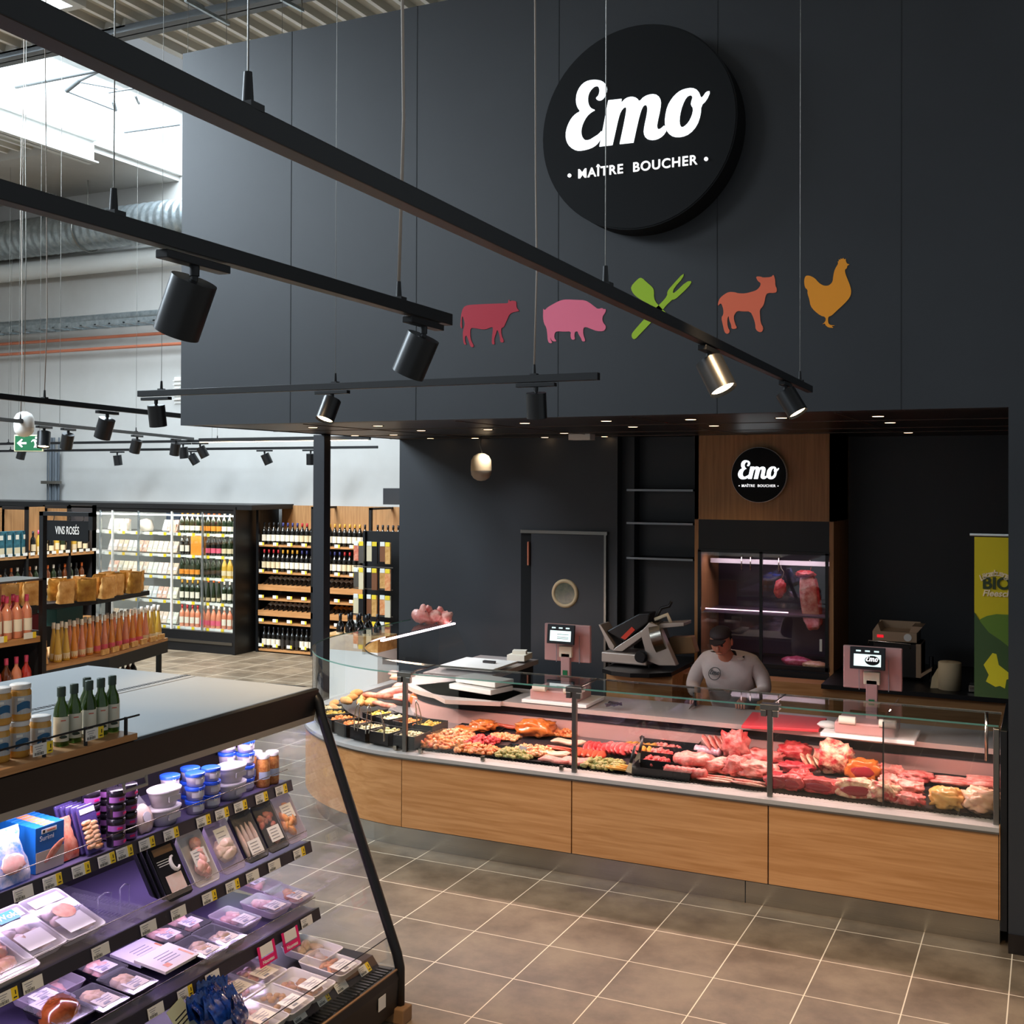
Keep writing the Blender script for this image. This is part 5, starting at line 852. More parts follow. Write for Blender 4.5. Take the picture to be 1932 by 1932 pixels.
# end frame and glass
b = MB(); P = [(.20, 1.47), (.52, 1.475), (.575, 1.465), (.60, 1.43), (.615, 1.37), (1.045, .30), (1.06, .24), (1.06, .02)]
b.tube([(x, Y1, z) for x, z in P], [.024]*8, 8)
for i, v in enumerate(b.v): b.v[i] = (v[0], Y1+(v[1]-Y1)*1.0, v[2])
b.build('end_frame', 'black_metal', fz)
MB().prism([(-.03, Y1-.004, 1.33), (.59, Y1-.004, 1.40), (1.04, Y1-.004, .30), (1.04, Y1-.004, .24), (-.03, Y1-.004, .22)], (0, .008, 0)).build('end_glass', 'pane_soft', fz)
MB().prism([(1.044, Y0, .240), (1.049, Y0, .240), (1.008, Y0, .375), (1.003, Y0, .375)], (0, Y1-Y0, 0)).build('front_glass', 'pane', fz)
MB().cyl((1.0055, Y0, .377), (1.0055, Y1, .377), .0022, n=6).build('glass_rim', 'ink', fz)
MB().box((.555, -3.60, 1.335), (.03, .13, .012)).tube([(.57, -3.66, 1.335), (.575, -3.66, 1.30), (.575, -3.54, 1.30), (.57, -3.54, 1.335)], .007, 8).build('blind_handle', 'cream_rail', fz)
# shelves with ticket strips
def ticket(y, yellow, parent, x, z, tilt):
    T = Matrix.Translation((x, y, z)) @ Matrix.Rotation(tilt, 4, 'Y'); b = MB()
    b.box((0, 0, 0), (.0015, .085, .042), 0, T=T)
    if yellow: b.box((.001, .030, 0), (.0015, .026, .042), 1, T=T).box((.0021, .033, .004), (.001, .004, .014), 2, T=T).box((.0021, .030, -.012), (.001, .014, .004), 2, T=T)
    for k in range(3): b.box((.0012, -.018, .012-.008*k), (.001, .036-.01*k, .0022), 3, T=T)
    for k in range(9): b.box((.0012, -.034+.0045*k, -.013), (.001, .0016+.001*(k % 3 == 0), .010), 2, T=T)
    o = b.build('price_label', ['price_white', 'price_yellow', 'ink', 'grey_plastic'], parent)
    return o
def shelf(i, x1, z, slope, x0=0, lab=STRIP):
    b = MB(); b.prism([(x0, Y0, z-.02+(x1-x0)*slope), (x0, Y0, z-.006+(x1-x0)*slope), (x1-.01, Y0, z-.006), (x1-.01, Y0, z-.02)], (0, Y1-.03-Y0, 0))
    s = b.build('shelf', 'shelf_lilac', fz)
    MB().prism([(x1-.012, Y0, z), (x1, Y0, z+.002), (x1+.012, Y0, z-.048), (x1+.002, Y0, z-.05), (x1-.012, Y0, z-.045)], (0, Y1-.03-Y0, 0)).build('ticket_strip', 'pvc_dark', s)
    MB().cyl((x1-.008, Y0, z+.055), (x1-.008, Y1-.05, z+.055), .0018, n=6).build('front_rail_wire', 'steel', s)
    if i: MB().sheet([[(x1-.008, Y0, z), (x1-.008, Y1-.05, z)], [(x1-.008, Y0, z+.055), (x1-.008, Y1-.05, z+.055)]]).build('front_riser', 'acrylic', s)
    for y, k in lab[i]: ticket(y, k, s, x1+.0115, z-.024, -.23)
    return s
shelf(0, .463, 1.045, .0); shelf(1, .577, .765, .0); shelf(2, .628, .455, .0)
s = MB().prism([(0, Y0, .30), (.0, Y0, .31), (.93, Y0, .285), (.97, Y0, .235), (.96, Y0, .235), (.92, Y0, .275)], (0, Y1-.03-Y0, 0)).build('bottom_deck', 'fr_in', fz)
for y, k in STRIP[3]: ticket(y, k, s, .952, .262, -.67)
area('island_light', (.40, -3.85, 1.325), 2.8, 12, (.95, .78, .98), aim=(-.15, 0, -1), sy=.06)
for x, z, p in ((.30, 1.02, 5.5), (.36, .735, 5.5), (.40, .425, 4.5)): area('island_shelf_light', (x, -3.85, z), 2.8, p, (.78, .60, 1), aim=(.35, 0, -1), sy=.03)
# magenta shelf talkers
for k, y in enumerate(HOLD):
    t = thing('shelf_talker', 'bright pink U-shaped holder on the third shelf edge, %s' % ('the one nearer the blue bags' if k == 0 else 'the one nearer the glass end'), 'label holder', (.648, y, .42)); t.rotation_euler = (0, -.25, 0)
    MB().box((0, 0, -.045), (.002, .12, .035)).box((0, -.052, -.005), (.002, .016, .06)).box((0, .052, -.005), (.002, .016, .06)).build('holder', 'magenta', t)
    MB().box((.0005, 0, 0), (.0015, .085, .045)).build('paper_label', 'price_white', t)
    text('lettering', 'Nouveau', .022, 'white', t, face_to((.0016, 0, -.047), (0, 1, 0)), .0003, bold=.0005)
t = thing('info_card', 'pale green printed card hanging from the lower shelf edge', 'card', (.655, -3.455, .40)); t.rotation_euler = (.25, -.5, 0)
mat('card_green', '#bfc6a8', .7); MB().box((0, 0, -.06), (.002, .10, .16)).build('card_sheet', 'card_green', t)
for k in range(3): MB().box((.0015, 0, -.03-.016*k), (.001, .07, .005)).build('text_line', 'ink', t)
# empty clear pusher dividers on the second shelf
for k, (y, w) in enumerate(((-3.80, .14), (-3.66, .14), (-3.53, .10))):
    t = thing('tray_divider', ('clear pusher divider next to the white wok trays', 'empty clear divider in the middle of the shelf gap', 'clear divider beside the black shrimp packs')[k], 'divider', (.30, y, .76))
    MB().sheet([[(-.26, 0, .0), (.26, 0, .0)], [(-.26, 0, .075), (.26, 0, .055)]]).sheet([[(-.26, 0, .003), (.26, 0, .003)], [(-.26, w*.6, .003), (.26, w*.6, .003)]]).build('divider_wall', 'acrylic', t)
    b = MB()
    for i in range(24): b.span((-.2+i*.018, w*.62, 0), (-.194+i*.018, w*.8, .012))
    b.build('comb', 'acrylic', t)
    MB().tube([(.1, w*.3, .003), (.1, w*.3, .09), (.1, w*.55, .1), (.1, w*.8, .09), (.1, w*.8, .003)], .003, 6).build('pusher', 'acrylic', t)
# ---- product builders ----
def tray_shell(b, L, w, h, m=0, rim=.008, n=5):
    def ring(s, z):
        P = []; r = .02
        for cx, cy, a0 in ((L/2*s-r, w/2*s-r, 0), (-L/2*s+r, w/2*s-r, 90), (-L/2*s+r, -w/2*s+r, 180), (L/2*s-r, -w/2*s+r, 270)):
            for k in range(n): a = math.radians(a0+90*k/(n-1)); P.append((cx+r*math.cos(a), cy+r*math.sin(a), z))
        return P
    rows = [ring(.86, .004), ring(.97, h-.004), ring(1.0, h), ring(1.02, h-.002), ring(1.0, h-.006), ring(.88, 0)]
    b.sheet(rows, m, True, closed=True); k = len(rows[0]); b.add(rows[0], [tuple(range(k))], m); b.add(rows[-1], [tuple(range(k-1, -1, -1))], m)
    return b
def sheet_film(L, w): return MB().sheet([[(-L/2*.97+L*.97*i/8, -w/2*.97+w*.97*j/5, .003*math.sin(PI*i/8)*math.sin(PI*j/5)+.0008*math.sin(i*4+j*3)) for i in range(9)] for j in range(6)])
mat('tray_white', '#e4e0dc', .4); mat('tray_clear', '#c9bcc8', .25, alpha=.55); mat('fish_pale', '#e6bfae', .4, noise=.5, nscale=18, ncol='#e8d8cc', coat=.3); mat('label_lilac', '#d9d2da', .6); mat('label_card', '#e4dccc', .6)
mat('c_orange', '#d97a45', .4, noise=.6, nscale=28, ncol='#e9b27c', coat=.3); mat('c_brown', '#a9683a', .4, noise=.6, nscale=34, ncol='#cf9a5c', coat=.3); mat('c_yellow', '#cfa055', .4, noise=.6, nscale=34, ncol='#a87432', coat=.3); mat('c_pink', '#e89a90', .4, noise=.5, nscale=24, ncol='#f3c9bd', coat=.3); mat('c_cream', '#dcc3a6', .45, noise=.5, nscale=24, ncol='#c9a47e'); mat('c_glaze', '#b5622c', .2, noise=.6, nscale=20, ncol='#7e3a16', coat=.9)
mat('c_red', '#c8492f', .4, noise=.6, nscale=24, ncol='#e2a184', coat=.4); mat('print_blue', '#1c5fb8', .4); mat('print_cyan', '#3fa5d8', .4); mat('lid_blue', '#2450c8', .35); mat('tub_body', '#d8cfd6', .35, noise=.4, nscale=30, ncol='#c2b2be'); mat('jar_black', '#18131c', .25); mat('jar_purple', '#7d4a86', .4)
mat('brown_nuts', '#b4622e', .4, noise=.7, nscale=70, ncol='#d99a55'); mat('jar_label', '#c9d3e6', .5); mat('oil_glass', '#3c5a1c', .08, trans=.5, coat=.5); mat('oil_cap', '#2e3d33', .4); mat('cream_label', '#e2ddc9', .6); mat('broth', '#d8a34e', .25, noise=.3, nscale=30, ncol='#c98f3a', coat=.4); mat('jar_silver', '#b9bdc0', .5); mat('lid_white', '#dedad6', .35)
def lumps(b, L, w, h, n, r, m, seed, long=1.0, dome=.5):
    R = random.Random(seed)
    for i in range(n):
        u, v = R.uniform(-.8, .8), R.uniform(-.8, .8)
        b.blob((0, 0, 0), (r*long*R.uniform(.8, 1.2), r, r*.6), i+seed, .3, 3, 4, m, T=Matrix.Translation((u*(L/2-r), v*(w/2-r), h*(1-dome*(u*u+v*v)/2)+R.uniform(0, .004))) @ Matrix.Rotation(R.uniform(0, 3), 4, 'Z'))
    return b
KIND = {  # tray, content, lumps(n, r, long), label material, label pos, film
 'dark_pork': ('black_plastic', 'c_pink', 4, .035, 1.3, 'label_lilac', .03), 'dark_pale': ('black_plastic', 'c_cream', 4, .036, 1.2, 'label_card', .04), 'pink_clear': ('tray_clear', 'c_pink', 8, .026, 1.3, 'label_card', .05),
 'orange_clear': ('tray_clear', 'c_orange', 8, .026, 1.3, 'label_card', .05), 'lilac': ('tray_clear', 'c_pink', 3, .03, 1.4, 'label_lilac', -.02), 'lilac_big': ('tray_clear', 'label_lilac', 3, .03, 1.4, 'price_white', 0),
 'glazed': ('black_plastic', 'c_glaze', 1, .085, 1.1, 'label_lilac', -.07), 'white_long': ('tray_white', 'c_cream', 7, .02, 2.4, None, 0), 'white_strips': ('tray_white', 'c_orange', 16, .012, 3.4, 'price_white', .07),
 'white_pink': ('tray_white', 'c_pink', 10, .02, 1.5, 'label_card', .05), 'white_orange': ('tray_white', 'c_orange', 9, .022, 1.4, 'label_card', .03), 'white_brown': ('tray_white', 'c_brown', 14, .018, 1.1, 'price_white', .05), 'white_yellow': ('tray_white', 'c_yellow', 16, .016, 1.1, 'price_white', .06), 'white_plain': ('tray_white', 'c_pink', 12, .018, 1.2, 'label_card', .04)}
def pack(kind, loc, label, rot=(0, 0, 0), L=.21, w=.15, h=.035, seed=1, cat='packaged food', group=None, name='meat_tray'):
    tm, cm, n, r, lg, lm, lp = KIND[kind]
    t = thing(name, label, cat, loc); t.rotation_euler = rot
    if group: t['group'] = group
    tray_shell(MB(), L, w, h).build('tray_shell', tm, t)
    lumps(MB(), L*.9, w*.9, h*.62, n, r, 0, seed, lg).build('food', cm, t)
    sheet_film(L, w).build('film', 'film', t, loc=(0, 0, h+.001))
    if lm:
        b = MB().box((lp, 0, h+.003), (L*.34, w*.62, .0012), 0)
        for k in range(3): b.box((lp-.016+.014*k, .0, h+.004), (.003, w*.45-.01*k, .0006), 1)
        b.box((lp+L*.11, -w*.1, h+.004), (.012, .03, .0006), 1); b.build('paper_label', [lm, 'grey_plastic'], t)
    return t
names3 = {'dark_pork': 'black tray of pink meat', 'dark_pale': 'black tray of pale meat', 'pink_clear': 'clear tray of pink diced meat', 'orange_clear': 'clear tray of orange meat nearest the glass end', 'lilac': 'flat package with a big lilac label', 'lilac_big': 'package with a broad white label beside the glazed roast', 'glazed': 'black tray holding a glossy brown glazed roast'}
where3 = ['third one from the pink holders', 'behind the big white cards', 'in the front row beside the clear trays', 'front row between clear trays and white cards', '', 'behind the one with the green bit', 'middle of the shelf', '', 'at the back near the glass end', 'behind the glazed roast', 'beside the big white cards', 'in front at the shelf edge', 'at the far back by the wok trays', '', '']
for i, (k, x, y, z) in enumerate(FLAT3):
    if k == 'big_card':
        t = thing('card_packet', 'large cream and orange card packet lying on the third shelf', 'packaged food', (x, y, z+.012)); t.rotation_euler = (0, .1, 0)
        for j, (dx, m) in enumerate(((-.08, 'label_lilac'), (.05, 'label_card'))):
            b = MB().box((dx, 0, .012*j), (.17, .20, .012), 0).box((dx+.03, .08, .012*j+.0065), (.08, .012, .001), 1).box((dx+.05, -.05, .012*j+.0065), (.03, .03, .001), 1)
            for q in range(4): b.box((dx-.03+.02*q, 0, .012*j+.0065), (.004, .09, .001), 2)
            b.build('card', [m, 'c_orange', 'grey_plastic'], t, bevel=.003)
        continue
    lab = names3[k]+(', '+where3[i] if where3[i] else '')
    pack(k, (x, y, z-.01), lab, (0, .1, 0), seed=i+3, L=.205 if k != 'glazed' else .22, w=.145 if k != 'glazed' else .17)
lab4 = ['white tray with long pale sausages at the far end of the bottom deck', 'white tray of orange meat strips nearest the glass end', 'white tray of pink meat pieces at the back of the bottom deck', 'white tray of orange chicken behind the yellow diced one', 'white tray of brown diced meat beside the strips tray', 'white tray of golden yellow diced chicken', 'white tray with striped pale meat at the bottom of the picture']
for i, (k, x, y, z) in enumerate(FLAT4): pack(k, (x, y, z-.02), lab4[i], (0, .09, 0), seed=i+40, L=.24, w=.17, h=.04)
mat('sachet_blue', '#16408f', .25, noise=.7, nscale=34, ncol='#0a1c4c', coat=.6)
for i, (x, y, z) in enumerate(BLUEB*2):
    rows = []; n = 9
    for a in range(6):
        u = a/5; rows.append([(.012*math.sin(PI*u)+.003*math.sin(j*2+a+i), -.045+.09*j/n, .085*u+(.010*(j % 2) if a == 5 else 0)) for j in range(n+1)])
    tag(MB().sheet(rows).sheet([[(-p[0]*.8, p[1], p[2]) for p in r] for r in rows]).build('blue_sachet', 'sachet_blue', loc=(x-.035*(i//8), y+.014*(i//8), z+.012*(i//8)), rot=(.35*math.sin(i*2), -.45+.25*math.sin(i), .5*math.sin(i*1.3))), 'crinkled dark blue foil sachet in the heap beside the green card', 'sachet', 'dark blue sachets in a heap')
# leaning packs on the second shelf
LL = {'shrimp': 'black card pack with a white shrimp drawing', 'white': 'white tray of pink fish with a square label', 'clear': 'wide clear tray of pale fish fillets', 'spears': 'black tray holding long pale calamari strips', 'mushroom': 'black tray holding orange seafood pieces', 'pink': 'clear pack of cooked meat nearest the glass end'}
def lean(kind, y, k=0, dx=0):
    t = thing('fish_pack', LL[kind]+(', leaning on the second shelf' if not k else ''), 'packaged food', (.545-dx, y, .775)); t.rotation_euler = (0, PI+1.02, 0); L, w, h = .235, .145, .032
    # local +X runs up along the pack after rotation, local -Z faces the shopper
    t.rotation_euler = (0, 0, 0); T = Matrix.Rotation(PI, 4, 'Z') @ Matrix.Rotation(-1.02, 4, 'Y')
    T = Matrix.Translation((0, 0, 0)) @ T
    def put(b, nm, m): o = b.build(nm, m, t); o.matrix_local = T @ Matrix.Translation((L/2, 0, 0)); return o
    tm = {'shrimp': 'black_plastic', 'white': 'tray_white', 'clear': 'tray_clear', 'spears': 'black_plastic', 'mushroom': 'black_plastic', 'pink': 'tray_clear'}[kind]
    put(tray_shell(MB(), L, w, h), 'tray_shell', tm)
    if kind == 'shrimp':
        put(MB().box((0, 0, h), (L*.97, w*.96, .002), 0).box((-.055, -.005, h+.0015), (.07, .09, .001), 1).box((.085, 0, h+.0015), (.03, .11, .001), 2).box((.045, .02, h+.0015), (.003, .07, .001), 3).box((.035, .02, h+.0015), (.003, .07, .001), 3).box((.025, .02, h+.0015), (.003, .06, .001), 3), 'card_face', ['black_plastic', 'fish_pale', 'card', 'price_white'])
        put(MB().tube([(.02+.03*math.cos(a), -.035+.022*math.sin(a), h+.004) for a in [PI*j/8*1.3 for j in range(9)]], [.003+.006*math.sin(PI*(j+1)/10) for j in range(9)], 8), 'shrimp_picture', 'white')
    else:
        cm, n, r, lg = {'white': ('c_pink', 7, .03, 1.3), 'clear': ('fish_pale', 5, .036, 1.6), 'spears': ('fish_pale', 4, .014, 5), 'mushroom': ('c_red', 14, .016, 1.5), 'pink': ('c_orange', 8, .026, 1.6)}[kind]
        b = MB()
        if kind == 'spears':
            for j in range(4): b.blob((-.02, -.045+.03*j, h*.7), (.08, .012, .012), j, .15, 3, 8)
        else: lumps(b, L*.9, w*.9, h*.7, n, r, 0, int(-y*10), lg)
        put(b, 'food', cm); put(sheet_film(L, w), 'film', 'film').matrix_local = T @ Matrix.Translation((L/2, 0, h))
        lx = {'white': .0, 'clear': .03, 'spears': -.06, 'mushroom': -.04, 'pink': .03}[kind]; ll = .10 if kind in ('clear',) else .07
        b = MB().box((lx, -.005, h+.004), (ll, .085, .0012), 0)
        for q in range(4): b.box((lx+ll*.3-ll*.2*q, 0, h+.005), (.003, .05, .0006), 1)
        put(b, 'paper_label', ['price_white', 'grey_plastic'])
    return t
for k, (y, kind) in enumerate([(a[0], a[1]) for a in LEAN]): lean(kind, y)
for j in range(2):
    o = lean('shrimp', LEAN[0][0]-.012*(j+1)*0-.0, 1, .035*(j+1)); o['label'] = ('second black shrimp pack standing right behind the front one', 'third black shrimp pack, at the back of the row')[j]
# white wok trays, flat on a slope
for i, (x, y, z) in enumerate(WOK):
    t = thing('wok_tray', ('orange fish tray cut by the picture edge on the second shelf', 'white wok vegetable and fish tray with light blue badge', 'white wok tray with orange shrimp circle, beside the empty dividers')[i], 'packaged food', (min(x, .44), y, z+(.0 if x < .44 else (x-.44)*.35)-.02)); t.rotation_euler = (0, .34, 0); L, w, h = .28, .19, .045
    tray_shell(MB(), L, w, h).build('tray_shell', 'tray_white', t); lumps(MB(), L*.9, w*.9, h*.7, 10, .03, 0, i, 1.2).build('food', 'c_orange' if i == 0 else 'fish_pale', t)
    sheet_film(L, w).build('film', 'film', t, loc=(0, 0, h+.001))
    if i:
        MB().box((.07, 0, h+.004), (.09, .12, .0012)).box((-.09, 0, h+.004), (.05, .14, .0012)).build('white_print', 'price_white', t)
        if i == 1: MB().box((-.085, .0, h+.006), (.055, .09, .001)).build('badge', 'print_cyan', t); text('lettering', 'Wok', .04, 'white', t, face_to((-.085, 0, h+.0072), (0, 1, 0), (-1, 0, 0)), .0003, bold=.001)
        else: MB().lathe([(.0, .0), (.045, .001)], 24, (-.005, .01, h+.0045)).build('shrimp_picture', 'c_orange', t)
# first shelf: sachets, boxes, jars, tubs
def tub(x, y, z, label, group, kind='blue'):
    t = thing({'blue': 'round_tub', 'oval': 'plastic_tub', 'purple': 'caviar_jar'}[kind], label, 'tub', (x, y, z), random.uniform(-.4, .4) if kind != 'oval' else 0, group)
    if kind == 'blue':
        MB().lathe([(0, 0), (.034, 0), (.041, .045)], 24).build('tub_body', 'tub_body', t); MB().lathe([(.043, .043), (.044, .056), (.040, .058), (0, .058)], 24).build('lid', 'lid_blue', t)
        MB().box((.041, 0, .045), (.003, .014, .026)).build('seal_tab', 'price_white', t)
        b = MB(); b.sheet([[(.0405*math.cos(a), .0405*math.sin(a), z2) for a in [-.9+1.8*j/8 for j in range(9)]] for z2 in (.014, .036)]); b.build('paper_label', 'label_lilac', t)
    elif kind == 'oval':
        MB().lathe([(0, 0), (.045, 0), (.062, .062), (.062, .066)], 28, sx=.95, sy=1.25).build('tub_body', 'tub_white', t); MB().lathe([(.065, .064), (.066, .072), (.058, .075), (0, .075)], 28, sx=.95, sy=1.25).build('lid', 'tub_white', t)
        MB().box((.054, .005, .035), (.004, .07, .022)).build('paper_label', 'label_lilac', t)
    else:
        MB().lathe([(0, 0), (.034, 0), (.036, .006), (.036, .034), (.037, .036), (.037, .053), (.034, .055), (0, .055)], 24).build('jar_body', 'jar_black', t)
        b = MB(); b.sheet([[(.0368*math.cos(a), .0368*math.sin(a), z2) for a in [-1.4+2.8*j/10 for j in range(11)]] for z2 in (.008, .030)]).build('paper_label', 'jar_purple', t)
        MB().box((.0372, 0, .019), (.001, .022, .008)).build('label_mark', 'magenta', t)
    return t
mat('tub_white', '#dcd3d8', .35)
for c, (x, y, n, g) in enumerate(((.40, -3.060, 3, 'front'), (.40, -2.955, 3, 'front'), (.33, -3.14, 3, 'rear'), (.32, -3.0, 3, 'rear'), (.36, -2.665, 4, 'far'), (.28, -2.70, 4, 'far'))):
    for k in range(n): tub(x, y, 1.04+.0595*k, 'round white tub with a bright blue lid, '+{0: 'in the front stack beside the oval tubs', 1: 'in the front stack behind the first one', 2: 'in the rear stack above the oval tubs', 3: 'in the rear middle stack', 4: 'in the front stack by the nut jars', 5: 'in the rear stack near the nut jars'}[c], 'blue-lidded tubs, stack %s' % ('beside oval tubs', 'second', 'rear', 'rear middle', 'by nut jars', 'rear by nut jars')[c])
for c, y in enumerate((-3.235, -2.80)):
    for k in range(2): tub(.385, y, 1.04+.0765*k, ('lower' if k == 0 else 'upper')+' oval white tub in the stack '+('beside the small snack bag' if c == 0 else 'between the blue-lidded stacks'), 'oval white tubs', 'oval')
for c, (x, y, n) in enumerate(((.42, -3.545, 4), (.40, -3.46, 4), (.34, -3.60, 4), (.33, -3.50, 4))):
    for k in range(n): tub(x, y, 1.04+.0565*k, 'small black jar with purple label, in the '+('front stack beside the fish packs', 'front stack beside the snack bag', 'rear stack behind the fish packs', 'rear stack behind the snack bag')[c], 'black purple-labelled jars, '+('stack one', 'stack two', 'stack three', 'stack four')[c], 'purple')
for k, (x, y) in enumerate(((.40, -2.585), (.40, -2.515), (.33, -2.55))):
    t = thing('glass_jar', 'tall jar of brown mushrooms with white lid, '+('next to the blue-lidded tubs', 'nearest the glass end', 'standing behind the other two')[k], 'jar', (x, y, 1.04))
    MB().lathe([(0, 0), (.031, 0), (.033, .01), (.033, .125), (.028, .135)], 20).build('jar_body', 'brown_nuts', t); MB().lathe([(.031, .135), (.031, .152), (.028, .154), (0, .154)], 20).build('lid', 'lid_white', t)
    b = MB().sheet([[(.0337*math.cos(a), .0337*math.sin(a), z2) for a in [-1.5+3*j/10 for j in range(11)]] for z2 in (.04, .075)]).build('paper_label', 'jar_label', t)
for k in range(8):
    t = thing('fish_box', 'blue carton of surimi sticks, '+('the front one of the row' if k == 0 else 'standing in the row behind the front carton'), 'carton', (.395-.03*k, -3.865+.004*k, 1.04), group='surimi cartons in a row' if k else None)
    MB().box((0, 0, .085), (.028, .135, .17)).build('carton', 'carton_blue', t, bevel=.0015) if mat('carton_blue', '#1767b8', .4) else 0
    MB().box((0, .0, .1705), (.022, .05, .001)).build('top_stripe', 'c_orange', t)
    if k == 0:
        MB().box((.0148, .0, .04), (.0012, .13, .075)).build('pale_print', 'carton_pale', t) if mat('carton_pale', '#c9b7a8', .5) else 0
        b = MB(); [b.blob((0, 0, 0), (.003, .045, .012), j, .1, 2, 6, T=Matrix.Translation((.0152, .01+.01*j, .055+.012*j)) @ Matrix.Rotation(.5, 4, 'X')) for j in range(3)]; b.build('seafood_picture', 'c_red', t)
        MB().box((.0148, -.005, .15), (.0012, .07, .016)).build('logo_strip', 'price_white', t); MB().box((.0156, -.03, .15), (.001, .01, .01)).build('logo_mark', 'ink', t); MB().box((.0156, .005, .15), (.001, .04, .006)).build('logo_line', 'c_red', t)
        text('lettering', 'Surimi', .026, 'white', t, face_to((.0150, -.015, .125), (0, 1, 0)), .0003)
for k in range(2):
    t = thing('seafood_bag', ('see-through bag of pink and white seafood with blue print, in front of the cartons', 'crinkled red-orange bag between the cartons and the fish packs')[k], 'bag', ((.43, -4.045, 1.045), (.40, -3.765, 1.045))[k]); t.rotation_euler = (0, -.35, 0)
    rows = []
    for a in range(9):
        u = a/8; rows.append([(.018*math.sin(PI*u)*math.sin(PI*(v+.5)/7)+.003*math.sin(a*3+v), (-.08+.16*v/6)*(.9+.1*math.sin(u*7)) * (1 if k == 0 else .7), .20*u*(1 if k == 0 else .8)) for v in range(7)])
    MB().sheet(rows).build('bag_front', 'bag_mix' if k == 0 else 'c_red', t) if mat('bag_mix', '#d9cfe0', .2, noise=.7, nscale=22, ncol='#4a86c8', coat=.8) else 0
    if k == 0: MB().blob((.02, .0, .07), (.004, .05, .035), 3, .3, 3, 8).build('seafood_picture', 'c_pink', t)
for k in range(5):
    t = thing('fish_pack', 'clear standing pack of marinated fish, '+('front one with brown pieces showing' if k == 0 else 'one of those lined up behind the front pack'), 'packaged food', (.425-.022*k, -3.655-.006*k, 1.045), group='clear fish packs in a row' if k else None); t.rotation_euler = (0, -.32, .08)
    MB().box((0, 0, .095), (.012, .095, .185)).build('pack_shell', 'clear_purple', t, bevel=.004) if mat('clear_purple', '#4b3f78', .15, alpha=.75, coat=.8) else 0
    if k == 0:
        b = MB(); [b.blob((.008, (-.018 if j % 2 else .014), .02+.009*j), (.006, .028, .011), j, .3, 3, 6) for j in range(12)]; b.build('food', 'brown_fish', t) if mat('brown_fish', '#c0763c', .3, noise=.7, nscale=30, ncol='#e8c7a0', coat=.6) else 0
        MB().box((.0075, 0, .165), (.001, .08, .02)).build('paper_label', 'label_lilac', t)
t = thing('snack_bag', 'small clear bag with pale pink round label, beside the black jars', 'bag', (.41, -3.365, 1.045)); t.rotation_euler = (0, -.3, 0)
MB().blob((0, 0, .05), (.018, .05, .06), 3, .25, 2.4, 10).build('bag', 'bag_clear', t) if mat('bag_clear', '#e0b9a6', .25, noise=.6, nscale=26, ncol='#f0d8cf', coat=.8) else 0
MB().prism([(0, -.035, .095), (0, .035, .095), (0, .0, .15)], (.003, 0, 0)).build('bag_neck', 'acrylic', t); MB().cyl((.019, 0, .055), (.022, 0, .055), .022, n=20).build('round_label', 'label_lilac', t)
# wooden ledge with oil bottles and jars on the island top
lg = thing('ledge_shelf', 'oak ledge with thin black rail clipped along the island top', 'shelf', (.545, 0, 0))
MB().span((-.125, -4.9, 1.497), (.062, -3.625, 1.522)).build('oak_board', 'oak_y', lg, bevel=.002)
MB().cyl((.045, -4.9, 1.585), (.045, -3.60, 1.585), .004, n=8).build('rail', 'black_metal', lg)
for y in (-4.35, -4.06, -3.87, -3.67): MB().cyl((.045, y, 1.522), (.045, y, 1.59), .007, n=10).build('rail_post', 'black_metal', lg)
ticket(-4.075, 1, lg, .055, 1.555, 0); ticket(-3.835, 1, lg, .053, 1.56, 0)
def oil(x, y, label):
    t = thing('oil_bottle', label, 'bottle', (x, y, 1.522))
    MB().lathe([(0, 0), (.026, 0), (.0285, .004), (.0285, .115), (.024, .14), (.0135, .165), (.0125, .185)], 22).build('glass_body', 'oil_glass', t)
    MB().lathe([(.0155, .18), (.0155, .212), (.014, .215), (0, .215)], 18).build('cap', 'oil_cap', t)
    b = MB().sheet([[(.0288*math.cos(a), .0288*math.sin(a), z2) for a in [-1.5+2.4*j/10 for j in range(11)]] for z2 in (.018, .108)]); b.build('paper_label', 'cream_label', t)
    MB().box((.0292, -.0, .095), (.0012, .018, .004)).build('label_line', 'c_red', t); MB().blob((.0285, -.0, .035), (.002, .014, .006), 3, .2, 3, 6).build('label_olive', 'oil_cap', t)
    t.rotation_euler = (0, 0, -.5)
for i, (x, y) in enumerate(((.505, -3.905), (.50, -3.84), (.498, -3.765), (.497, -3.705), (.495, -3.645), (.44, -3.72))):
    oil(x, y, 'small green olive oil bottle, '+('next to the broth jars', 'second of the front row', 'in the middle of the front row', 'fourth of the front row', 'last of the front row at the ledge end', 'half hidden behind the front row')[i])
def broth(x, y, z, label):
    t = thing('soup_jar', label, 'jar', (x, y, z), -.4)
    MB().lathe([(0, 0), (.034, 0), (.037, .006), (.037, .10), (.031, .112)], 22).build('jar_body', 'broth', t); MB().lathe([(.035, .11), (.036, .124), (.033, .127), (0, .127)], 22).build('lid', 'lid_white', t)
    MB().sheet([[(.0373*math.cos(a), .0373*math.sin(a), z2) for a in [-1.5+2.7*j/10 for j in range(11)]] for z2 in (.025, .088)]).build('paper_label', 'jar_silver', t)
    b = MB().sheet([[(.0377*math.cos(a), .0377*math.sin(a), z2+.012*math.sin((a+.6)*2)) for a in [-.6+1.3*j/8 for j in range(9)]] for z2 in (.032, .058)]); b.build('blue_fish', 'fish_blue', t); MB().box((.0372, -.01, .078), (.002, .022, .009)).build('logo_strip', 'price_white', t)
mat('fish_blue', '#1f5c86', .5)
